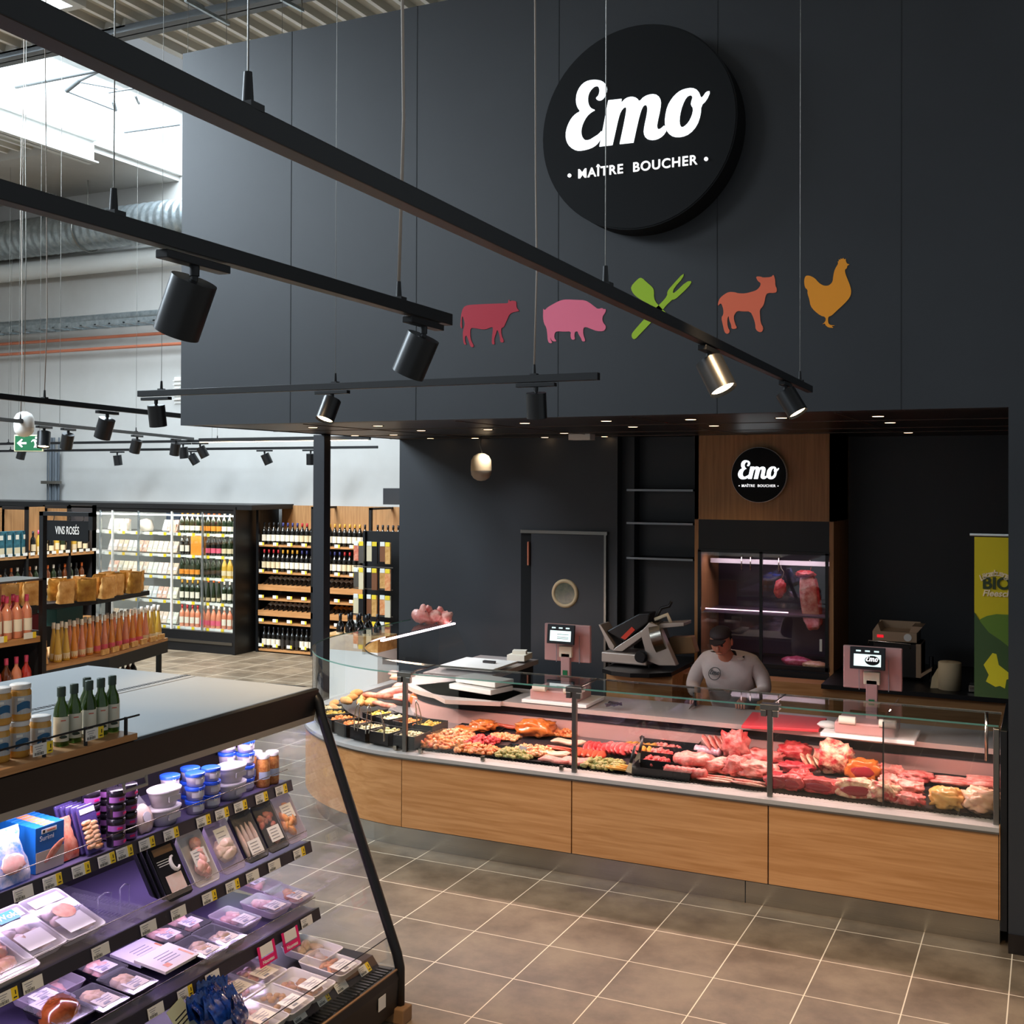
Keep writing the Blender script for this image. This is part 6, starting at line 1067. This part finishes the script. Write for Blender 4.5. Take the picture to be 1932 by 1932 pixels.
for i, (x, y) in enumerate(((.505, -4.0), (.50, -4.09), (.50, -4.175), (.50, -4.26))): broth(x, y, 1.522, 'soup jar with blue fish label, lower row, '+('next to the oil bottles', 'behind the yellow price tag', 'farther along the ledge', 'cut off by the picture edge')[i])
for i, (x, y) in enumerate(((.50, -4.085), (.50, -4.17), (.50, -4.255))): broth(x, y, 1.65, 'soup jar with blue fish label stacked in the upper row, '+('nearest the oil bottles', 'above the second lower jar', 'cut off by the picture edge')[i])
# ================= wine area in the background =================
cols = {'dark': '#14120f', 'green': '#1f2a14', 'rose': '#b5382f', 'pink': '#d98a6a', 'amber': '#d98a3a', 'gold': '#c9a23e', 'brown': '#5a2d12'}
for k, c in cols.items(): mat('glass_'+k, c, .12, coat=.6, spec=.8)
caps = {'k': '#15151a', 'r': '#a81e26', 'y': '#c9932e', 'b': '#2a2f6a', 'w': '#e0d8cc', 'p': '#d0486a', 'o': '#d0652a'}
for k, c in caps.items(): mat('cap_'+k, c, .35)
mat('lab_w', '#e8dfcd', .6); mat('lab_c', '#d9c8a4', .6); mat('lab_k', '#2a2420', .6); mat('lab_o', '#e08a2a', .6); mat('lab_p', '#e0607a', .5)
PROTO = {}
PR = {'wine': [(0, 0), (.036, 0), (.038, .004), (.038, .19), (.032, .215), (.0145, .245), (.0145, .265), (.0155, .266), (.0155, .315), (0, .316)],
      'fizz': [(0, 0), (.042, 0), (.044, .005), (.044, .15), (.036, .20), (.018, .25), (.016, .27), (.020, .272), (.019, .325), (0, .327)],
      'slim': [(0, 0), (.034, 0), (.036, .006), (.034, .10), (.022, .20), (.0145, .265), (.014, .29), (.016, .292), (.0155, .345), (0, .346)]}
def bottle(shape, g, cap, lab, loc, label, group, rot=None, cat='bottle'):
    key = (shape, g, cap, lab)
    if key not in PROTO:
        p = PR[shape]; b = MB().lathe(p, 12, ms=[0]*(len(p)-4)+[0, 1, 1][-3:]+[1])
        if lab:
            r = {'wine': .0386, 'fizz': .0446, 'slim': .0352}[shape]; z0, z1 = {'wine': (.05, .14), 'fizz': (.04, .11), 'slim': (.02, .07)}[shape]
            b.sheet([[(r*math.sin(a), -r*math.cos(a), z) for a in [-1.3+2.6*j/8 for j in range(9)]] for z in (z0, z1)], 2)
        o = b.build('wine_bottle', ['glass_'+g, 'cap_'+cap, lab or 'lab_w'])
        PROTO[key] = o
    else:
        o = PROTO[key].copy(); COL.objects.link(o)
    o.location = loc; o.rotation_euler = rot or (0, 0, 0)
    return tag(o, label, cat, group)
def rack(name, label, x0, x1, yf, yb, z1, posts, shelves, shelf_m='oak'):
    t = thing(name, label, 'shelving', (0, 0, 0))
    MB().span((x0, yb-.02, 0), (x1, yb, z1)).build('back_panel', 'oak_v', t); MB().span((x0, yb-.025, .05), (x1, yb-.02, z1-.48)).build('dark_back', 'black_paint', t)
    for x in posts: MB().span((x-.02, yf, 0), (x+.02, yf+.04, z1)).span((x-.02, yf, z1-.03), (x+.02, yb, z1)).build('post', 'black_metal', t)
    for z in shelves:
        MB().span((x0, yf+.02, z-.03), (x1, yb-.03, z)).build('shelf', shelf_m, t)
    return t
ww = rack('wine_rack', 'long oak and black wall rack full of wine bottles behind the black column', -6.6, -3.2, 6.3, 6.9, 2.11, (-6.6, -5.64, -4.68, -3.72), (1.555, 1.165, .78, .44, .05))
for z in (1.0, .63): MB().span((-6.6, 6.3, z-.10), (-3.2, 6.32, z-.02)).prism([(-6.6, 6.32, z-.04), (-6.6, 6.85, z+.06), (-6.6, 6.85, z+.04), (-6.6, 6.32, z-.06)], (3.4, 0, 0)).build('tilted_tray', 'oak', ww)
R = random.Random(5)
def tick(x, y, z, parent, w=.09): MB().box((x, y, z), (w, .004, .045), 0).box((x+w*.33, y-.001, z), (w*.33, .004, .045), 1).build('price_label', ['price_white', 'price_yellow'], parent)
for i in range(27):
    x = -6.53+i*.083+(.06 if i > 10 else 0)+(.04 if i > 21 else 0)
    g = i//4
    bottle('wine', 'dark', ('k', 'b', 'r', 'y', 'y', 'k', 'k', 'r')[g % 8] if i > 1 else 'k', ('lab_w', 'lab_w', 'lab_c', 'lab_w')[g % 4], (x, 6.38, 1.557), 'dark wine bottle with pale label standing on the top shelf of the wall rack', 'bottles on the top shelf of the wall rack')
    bottle('wine', 'dark', ('r', 'y', 'b', 'b', 'r', 'k', 'k', 'r')[g % 8], ('lab_w', 'lab_c', 'lab_w', 'lab_w')[(g+1) % 4], (x, 6.38, 1.167), 'dark wine bottle standing on the second shelf of the wall rack', 'bottles on the second shelf of the wall rack')
    bottle('wine', 'dark', 'k', ('lab_w', 'lab_k', 'lab_w')[g % 3], (x, 6.39, .052), 'dark wine bottle standing on the bottom shelf of the wall rack', 'bottles on the bottom shelf of the wall rack')
    if i % 3 == 0:
        for z in (1.53, 1.14, .77, .43, .07): tick(x, 6.312, z+.035, ww)
    for z, gr in ((1.0, 'upper'), (.62, 'lower')):
        if i > 17 and i % 4: continue
        m = 'lab_w' if gr == 'upper' or i < 9 else ('lab_o' if 12 < i < 17 else 'lab_k')
        bottle('wine', 'dark', 'k', m, (x, 6.62, z+.07), 'wine bottle lying neck forward in the %s tilted tray of the wall rack' % gr, 'bottles lying in the %s tilted tray' % gr, rot=(-1.95, 0, PI))
# dairy and sparkling fridge
df = thing('glass_door_fridge', 'tall black glass-door fridge with dairy packs and sparkling wine against the back wall', 'refrigerator', (0, 0, 0))
MB().span((-12.6, 5.92, 2.06), (-6.4, 6.9, 2.13)).span((-12.6, 6.85, 0), (-6.68, 6.9, 2.1)).span((-6.71, 5.9, 0), (-6.67, 6.9, 2.1)).span((-12.6, 5.92, 0), (-6.7, 6.9, .3)).span((-12.6, 5.95, 2.0), (-6.7, 6.9, 2.08)).build('carcass', 'black_metal', df)
mat('fr_white', '#d8dcda', .5); MB().span((-12.6, 6.8, .3), (-6.71, 6.85, 2.0)).build('white_rear', 'fr_white', df)
MB().span((-12.6, 5.9, .13), (-6.72, 5.92, .17)).build('bumper_rail', 'steel_dark', df)
for x in (-9.273, -9.03, -8.513, -7.871, -7.298, -6.72): MB().span((x-.012, 5.93, .3), (x+.012, 5.96, 2.02)).build('door_frame', 'white_steel' if x in (-9.03, -7.871) else 'galv', df)
for a, c in ((-9.25, -8.53), (-8.50, -7.89), (-7.85, -7.31), (-7.28, -6.73)): MB().span((a, 5.94, .31), (c, 5.946, 2.0)).build('glass_door', 'pane', df)
for z in (.33, .70, 1.06, 1.38, 1.70): MB().span((-12.5, 6.02, z-.03), (-6.72, 6.75, z)).build('shelf', 'white_steel', df)
MB().span((-9.5, 5.99, 1.955), (-6.75, 6.01, 1.975)).build('led_strip', 'led_white', df)
area('fridge_light', (-8.6, 6.0, 1.96), 3.8, 13, (1, .95, .88), aim=(0, .5, -1), sy=.04)
for z in (1.66, 1.34, 1.02, .66): area('fridge_shelf_light', (-8.6, 6.04, z), 3.8, 2.2, (1, .96, .9), aim=(0, .3, -1), sy=.03)
rowk = [(1.70, [('fizz', 'green', 'y', 'lab_w'), ('fizz', 'green', 'o', 'lab_o'), ('fizz', 'green', 'w', 'lab_w')]), (1.38, [('wine', 'dark', 'w', 'lab_w'), ('fizz', 'dark', 'w', 'lab_p'), ('fizz', 'green', 'w', 'lab_c')]), (1.06, [('fizz', 'green', 'k', 'lab_o'), ('fizz', 'green', 'k', 'lab_k'), ('fizz', 'gold', 'w', 'lab_c')]), (.70, [('wine', 'green', 'y', 'lab_w'), ('slim', 'green', 'o', 'lab_c'), ('wine', 'green', 'w', 'lab_w')]), (.33, [('wine', 'pink', 'r', 'lab_w'), ('fizz', 'pink', 'w', 'lab_p'), ('wine', 'pink', 'w', 'lab_w')])]
rn = ('top', 'second', 'middle', 'fourth', 'bottom')
for r, (z, kk) in enumerate(rowk):
    for i in range(11):
        if r == 1 and 2 <= i <= 4: continue
        k = kk[min(2, i//4)]; bottle(*k, (-7.80+i*.098, 6.09, z+.002), 'bottle behind glass on the %s shelf of the fridge' % rn[r], 'fridge bottles, %s shelf' % rn[r])
tag(MB().box((0, 0, 0), (.22, .1, .30)).build('orange_carton', 'lab_o', loc=(-7.52, 6.12, 1.533), bevel=.004), 'big orange gift carton between the bottles in the fridge', 'carton')
dairy = ['#e8d9c6', '#d9b9a0', '#cfd6c9', '#e0c7c9', '#c9a985', '#b8c4cf', '#d98a6a', '#d8d2b8']
for j, c in enumerate(dairy): mat('dairy%d' % j, c, .35, noise=.5, nscale=30, ncol='#d8d0c4')
PK = {}
for r, z in enumerate((1.70, 1.38, 1.06, .70, .33)):
    for i in range(14):
        x = -9.22+i*.098; k = (i//2+r*3) % 8
        if r == 0 and 3 < i < 11: continue
        if k not in PK:
            o = MB().box((0, 0, .085), (.088, .05, .17), T=Matrix.Rotation(-.35, 4, 'X')).box((0, -.03, .08), (.06, .003, .05), 1, T=Matrix.Rotation(-.35, 4, 'X')).build('cheese_pack', ['dairy%d' % k, 'price_white'], bevel=.004); PK[k] = o
        else: o = PK[k].copy(); COL.objects.link(o)
        o.location = (x, 6.1, z+.02); tag(o, 'small pale food pack on the %s dairy shelf of the fridge' % rn[r], 'packaged food', 'dairy packs, %s shelf' % rn[r])
    for i in range(10): tick(-9.2+i*.27, 6.015, z-.015, df, .16)
tag(MB().lathe([(0, .0), (.10, .01), (.12, .06), (.09, .17), (0, .2)], 20).build('wrapped_cheese', 'dairy0', loc=(-8.55, 6.14, 1.702)), 'large round wrapped item on the top dairy shelf', 'cheese')
mat('pic_blue', '#2c4f78', .5, noise=.6, nscale=6, ncol='#8a98b0'); MB().box((-8.1, 6.79, 1.88), (1.3, .006, .2)).build('picture_panel', 'pic_blue', df)
for x, m in ((-8.95, 'dairy2'), (-9.1, 'dairy7'), (-7.98, 'dairy6')): tag(MB().box((0, 0, .06), (.13, .1, .14)).build('green_pack', m, loc=(x, 6.13, 1.70), bevel=.004), 'pale green and white carton on the top dairy shelf', 'carton', 'cartons on the top dairy shelf')
# left shelving along the fridge (faces the aisle)
g1 = thing('oak_gondola', 'oak and black gondola with gift boxes and spirits at the picture edge', 'shelving', (-8.5, 0, 0))
MB().span((-.5, 2.2, 0), (-.46, 5.1, 2.1)).build('oak_back', 'oak_v', g1); MB().span((-.455, 2.2, .1), (-.45, 5.1, 1.5)).build('dark_back', 'black_paint', g1)
for y in (2.25, 3.9, 4.62, 5.08): MB().span((-.5, y-.02, 0), (-.46, y+.02, 2.12)).span((-.5, y-.02, 2.08), (0, y+.02, 2.12)).span((-.04, y-.02, 0), (0, y+.02, 2.12)).build('post', 'black_metal', g1)
for z in (1.47, 1.0, .55): MB().span((-.45, 2.2, z-.04), (0, 5.08, z)).build('shelf', 'oak_y', g1)
MB().span((-.5, 5.06, 0), (0, 5.1, 2.1)).build('end_panel', 'black_paint', g1)
for i in range(5): tag(MB().box((0, 0, .165), (.09, .10, .33), 0).box((.046, 0, .07), (.003, .09, .09), 1).box((.046, 0, .25), (.003, .05, .06), 2).build('gift_box', ['box_teal', 'lab_c', 'lab_w'], loc=(-8.57, 3.38+i*.125, 1.472)), 'dark blue-green bottle gift box on the top shelf of the oak gondola', 'gift box', 'blue-green gift boxes') if mat('box_teal', '#16303f', .5, noise=.6, nscale=9, ncol='#3f7f8a') else 0
for i in range(10): bottle(('wine', 'fizz')[i % 2], ('dark', 'gold', 'green')[i % 3], ('k', 'p', 'p', 'y')[i % 4], 'lab_c', (-8.57, 4.05+i*.10, 1.472), 'bottle with bright pink or dark cap on the top shelf of the oak gondola', 'bottles on the oak gondola top shelf', rot=(0, 0, PI/2))
for i in range(14): bottle('wine', ('dark', 'brown', 'green')[i % 3], ('k', 'o', 'w')[i % 3], 'lab_w', (-8.57, 3.6+i*.10, 1.002), 'spirit bottle on the second shelf of the oak gondola', 'bottles on the oak gondola second shelf', rot=(0, 0, PI/2))
for i in range(14): ticket(3.5+i*.12, i % 2, g1, -8.5+8.503, 1.45, 0) if 0 else MB().box((.004, 3.5+i*.12, 1.49), (.004, .07, .04)).build('price_label', 'price_white', g1)
# rose gondola, nearer
gx = -3.09
g2 = thing('rose_gondola', 'black and oak gondola of rosé wine topped by the VINS ROSÉS frame', 'shelving', (gx, 0, 0))
for y in (-.74, -2.9): MB().span((-.02, y-.02, 0), (.02, y+.02, 2.25)).build('post', 'black_metal', g2)
MB().span((-.5, -3.0, 0), (-.46, -.72, 1.75)).build('oak_back', 'oak_v', g2); MB().span((-.46, -.745, 0), (0, -.725, 1.35)).build('end_panel', 'black_paint', g2)
MB().span((-.3, -3.0, 1.735), (.02, -.72, 1.75)).build('top_rail', 'steel_dark', g2)
for z in (1.315, .86, .42): MB().span((-.46, -3.0, z-.045), (0, -.76, z)).build('shelf', 'oak_y', g2)
for i in range(5): MB().box((.004, -.86-i*.26, 1.33), (.004, .11, .045), 0).box((.005, -.82-i*.26, 1.33), (.004, .03, .045), 1).build('price_label', ['price_white', 'price_yellow'], g2)
MB().span((-.02, -.76, 2.22), (.52, -.72, 2.25)).span((.48, -.76, 2.12), (.52, -.72, 2.25)).build('sign_frame', 'black_metal', g2)
t = thing('hanging_sign', 'black board reading VINS ROSÉS hanging from the gondola frame', 'sign', (gx+.255, -.74, 2.11))
MB().box((0, 0, 0), (.42, .012, .15)).build('board', 'sign_black', t); text('lettering', 'VINS ROSÉS', .075, 'white', t, face_to((0, -.008, 0), (1, 0, 0)), .0005, bold=.0005) .scale = (.62, 1.1, 1)
for x in (-.15, .15): MB().tube([(x, 0, .075), (x+.01, 0, .10), (x, 0, .125)], .003, 6).build('hanging_hook', 'steel_dark', t)
for r in range(2):
    for i in range(15):
        bottle('wine', ('rose' if i % 15 > 3 else 'pink') if r == 0 else ('rose', 'pink', 'brown')[i % 3], ('p', 'r', 'y')[(i+r)//5 % 3], ('lab_w', 'lab_p', 'lab_w')[i//5 % 3], (gx-.055, -.84-i*.09, 1.317 if r == 0 else .862), 'rosé wine bottle with pink capsule on the %s shelf of the rosé gondola' % ('upper' if r == 0 else 'lower'), 'rosé bottles, %s shelf of the gondola' % ('upper' if r == 0 else 'lower'), rot=(0, 0, PI/2))
        if r == 0: bottle('wine', 'rose', 'p', 'lab_w', (gx-.15, -.88-i*.09, 1.317), 'rosé wine bottle in the rear row of the upper rosé shelf', 'rosé bottles, rear row', rot=(0, 0, PI/2))
# promotion stand with paper bags and slim bottles
sd = thing('promotion_stand', 'black stand with oak shelf of slim bottles and paper snack bags', 'display stand', (0, 0, 0))
lo = [(-4.10, -.35), (-4.20, 1.05), (-4.50, 2.16), (-5.15, 2.0), (-4.95, -.45)]; hi = [(-4.33, -.05), (-4.17, .87), (-4.34, 1.72), (-4.85, 1.62), (-4.85, -.1)]
MB().prism([(x, y, .82) for x, y in lo], (0, 0, .03)).build('oak_shelf', 'oak_y', sd); MB().prism([(x, y, .70) for x, y in lo], (0, 0, .12)).build('shelf_apron', 'black_metal', sd)
MB().prism([(x, y, 1.34) for x, y in hi], (0, 0, .045)).build('top_shelf', 'black_metal', sd)
for x, y in ((-4.45, 0), (-4.62, 1.45), (-4.8, 0)): MB().span((x-.02, y-.02, .0), (x+.02, y+.02, 1.34)).build('post', 'black_metal', sd)
for x, y in ((-4.52, 2.05), (-5.0, 1.9)): MB().span((x-.02, y-.02, 0), (x+.02, y+.02, .7)).build('leg', 'black_metal', sd)
MB().prism([(x*.97-.1, y*.9, .35) for x, y in lo], (0, 0, .03)).build('low_shelf', 'black_metal', sd)
mat('kraft', '#dfae6c', .5, bump=.8, bscale=14, noise=.6, nscale=12, ncol='#b8803c'); mat('kraft_gold', '#b98a3c', .35, .3, noise=.6, nscale=12, ncol='#8a5c22')
BG = []
def bag(x, y, z, rz, m, label, group, tilt=.1):
    if len(BG) < 4:
        i = len(BG); rows = []
        for a in range(8):
            u = a/7; th = .035*(1-u)**.6+.004; P = []
            for k in range(16):
                an = 2*PI*k/16; P.append((.085*math.copysign(abs(math.cos(an))**.5, math.cos(an))*(1+.03*math.sin(a*2+i)), th*math.copysign(abs(math.sin(an))**.7, math.sin(an))+.006*math.sin(a*1.9+k+i), .20*u+.006*math.sin(k*1.3+i)*(u > .8)))
            rows.append(P)
        o = MB().sheet(rows, closed=True).add(rows[0], [tuple(range(15, -1, -1))]).build('snack_bag', m); BG.append(o)
    else: o = BG[random.randrange(4)].copy(); COL.objects.link(o)
    o.location = (x, y, z); o.rotation_euler = (tilt, 0, rz); return tag(o, label, 'bag', group)
for i in range(14):
    u = i/13; x = -4.32+(.14 if .3 < u < .7 else .0)-.06*(i % 2)*1.6; y = -.0+u*1.6
    bag(x, y, 1.387, 1.35+.3*math.sin(i*1.7), 'kraft', 'crumpled brown paper snack bag on the top of the promotion stand', 'paper bags on the top shelf', .15)
    if i % 2: bag(x-.17, y+.03, 1.387, 1.5+.3*math.sin(i), 'kraft_gold', 'golden snack bag in the rear row on the promotion stand', 'golden bags in the rear row', .1)
for i in range(4):
    o = bag(-4.22-.02*i, -.28+i*.19, .855, 1.25, 'kraft', 'tilted paper snack bag with printed band on the lower oak shelf', 'paper bags on the lower shelf', -.1)
    MB().box((0, -.034, .12), (.13, .004, .02)).build('printed_band', 'ink', o)
sl_g = ['amber', 'gold', 'amber', 'pink']
for i in range(15):
    u = i/14; x = -4.27-.26*u; y = .50+u*1.55
    for j in range(2): bottle('slim', 'gold' if i in (0, 1, 13, 14) else ('amber' if (i+j) % 3 else 'pink'), 'w', 'lab_p' if 4 < i < 12 else 'lab_c', (x-.085*j, y+.03*j, .852), 'slim tall bottle of orange wine on the oak shelf of the promotion stand', 'slim orange wine bottles', rot=(0, 0, 1.3))
for i in range(7): tag(MB().box((0, 0, .03), (.02, .12, .05)).build('wooden_crate_edge', 'kraft', loc=(-4.205-.30*i/7, 1.0+i*.17, .85), rot=(0, 0, .26)), 'little wooden crate front along the oak shelf edge', 'crate', 'little crates along the shelf edge')
for i in range(7): bottle('wine', ('dark', 'brown')[i % 2], 'w' if i % 2 else 'k', 'lab_c', (-4.40-.03*i, 1.15+.1*i, .382), 'dark bottle under the oak shelf of the promotion stand', 'bottles under the promotion shelf', rot=(0, 0, 1.3))
for loc, d, c, l in (((-4.38, .02, .852), (.17, .22, .42), '#e0a818', 'tall yellow wine box standing on the oak shelf'), ((-4.60, .42, .852), (.2, .22, .42), '#8c1630', 'dark magenta wine box beside the yellow box'), ((-4.72, .95, 1.12), (.2, .42, .16), '#16686c', 'teal crate hanging behind the slim bottles')):
    mat('box'+c, c, .5); o = tag(MB().box((0, 0, d[2]/2), d).build('wine_box', 'box'+c, loc=loc, rot=(0, 0, .22), bevel=.004), l, 'box')
    if c == '#e0a818':
        text('lettering', 'CHAR', .05, 'ink', o, face_to((d[0]/2+.001, .02, .27), (0, 1, 0)), .0004); text('lettering', 'DONNAY', .04, 'ink', o, face_to((d[0]/2+.001, .02, .22), (0, 1, 0)), .0004)
# accessories wall
ac = thing('accessory_display', 'black wire display hung with barbecue accessories beside the black wall', 'display', (-3.17, 4.25, 0))
MB().span((-.26, 0, .0), (.26, .03, 1.9)).span((-.28, -.03, 0), (-.25, .03, 1.9)).build('panel', 'black_metal', ac)
for z in (.35, .65, .95, 1.25, 1.5): MB().span((-.26, -.25, z), (.26, -.24, z+.012)).build('hook_bar', 'steel_dark', ac)
acm = ['kraft', 'c_red', 'black_plastic', 'c_orange', 'steel_dark', 'brown', 'cream_plastic', 'lab_c']; mat('brown', '#7a4a2c', .5)
for r in range(6):
    for i in range(6):
        z = .08+r*.30; m = acm[(i*3+r*5) % 8]
        o = MB().box((0, 0, .09), (.07, .02, .20+.04*(i % 2)), 0).box((0, -.012, .19), (.06, .004, .05), 1).build('hanging_packet', [m, 'price_yellow' if i % 2 else 'price_white'], loc=(-3.39+i*.088, 4.0-.03*(i % 2), z), rot=(0, 0, .1*math.sin(i+r)), bevel=.004)
        tag(o, 'barbecue accessory packet hanging in %s row of the black wire display' % ('the lowest', 'the second lowest', 'the third', 'the fourth', 'the fifth', 'the top')[r], 'packet', 'accessory packets, row %s' % ('one', 'two', 'three', 'four', 'five', 'six')[r])
t = thing('crate_table', 'white cabinet carrying a wooden crate of bottles, seen through the curved glass', 'display stand', (-2.27, 2.25, 0))
MB().span((-.34, -.05, 0), (.3, .3, .86)).build('white_cabinet', 'white', t); MB().span((-.34, -.05, .86), (.3, .3, 1.0)).build('wooden_crate', 'kraft', t)
for i in range(8): bottle('wine', 'dark', 'k', 'lab_c', (-2.46+i*.05, 2.3+.12*(i % 2), .88), 'dark bottle in the wooden crate seen through the curved glass', 'bottles in the wooden crate')
tag(MB().span((-4.44, 6.25, 2.16), (-4.15, 6.5, 2.38)).build('wall_speaker', 'black_paint'), 'black box unit mounted beside the dark wall over the wine rack', 'speaker')
t = thing('wall_vent', 'small louvred white vent on the pale wall beside the facade corner', 'vent', (-8.7, 6.99, 3.9)); b = MB()
for i in range(6): b.box((0, -.03, -.15+.06*i), (.14, .05, .012))
b.build('louvre', 'white', t); MB().box((0, 0, 0), (.16, .02, .42)).build('vent_frame', 'white', t)
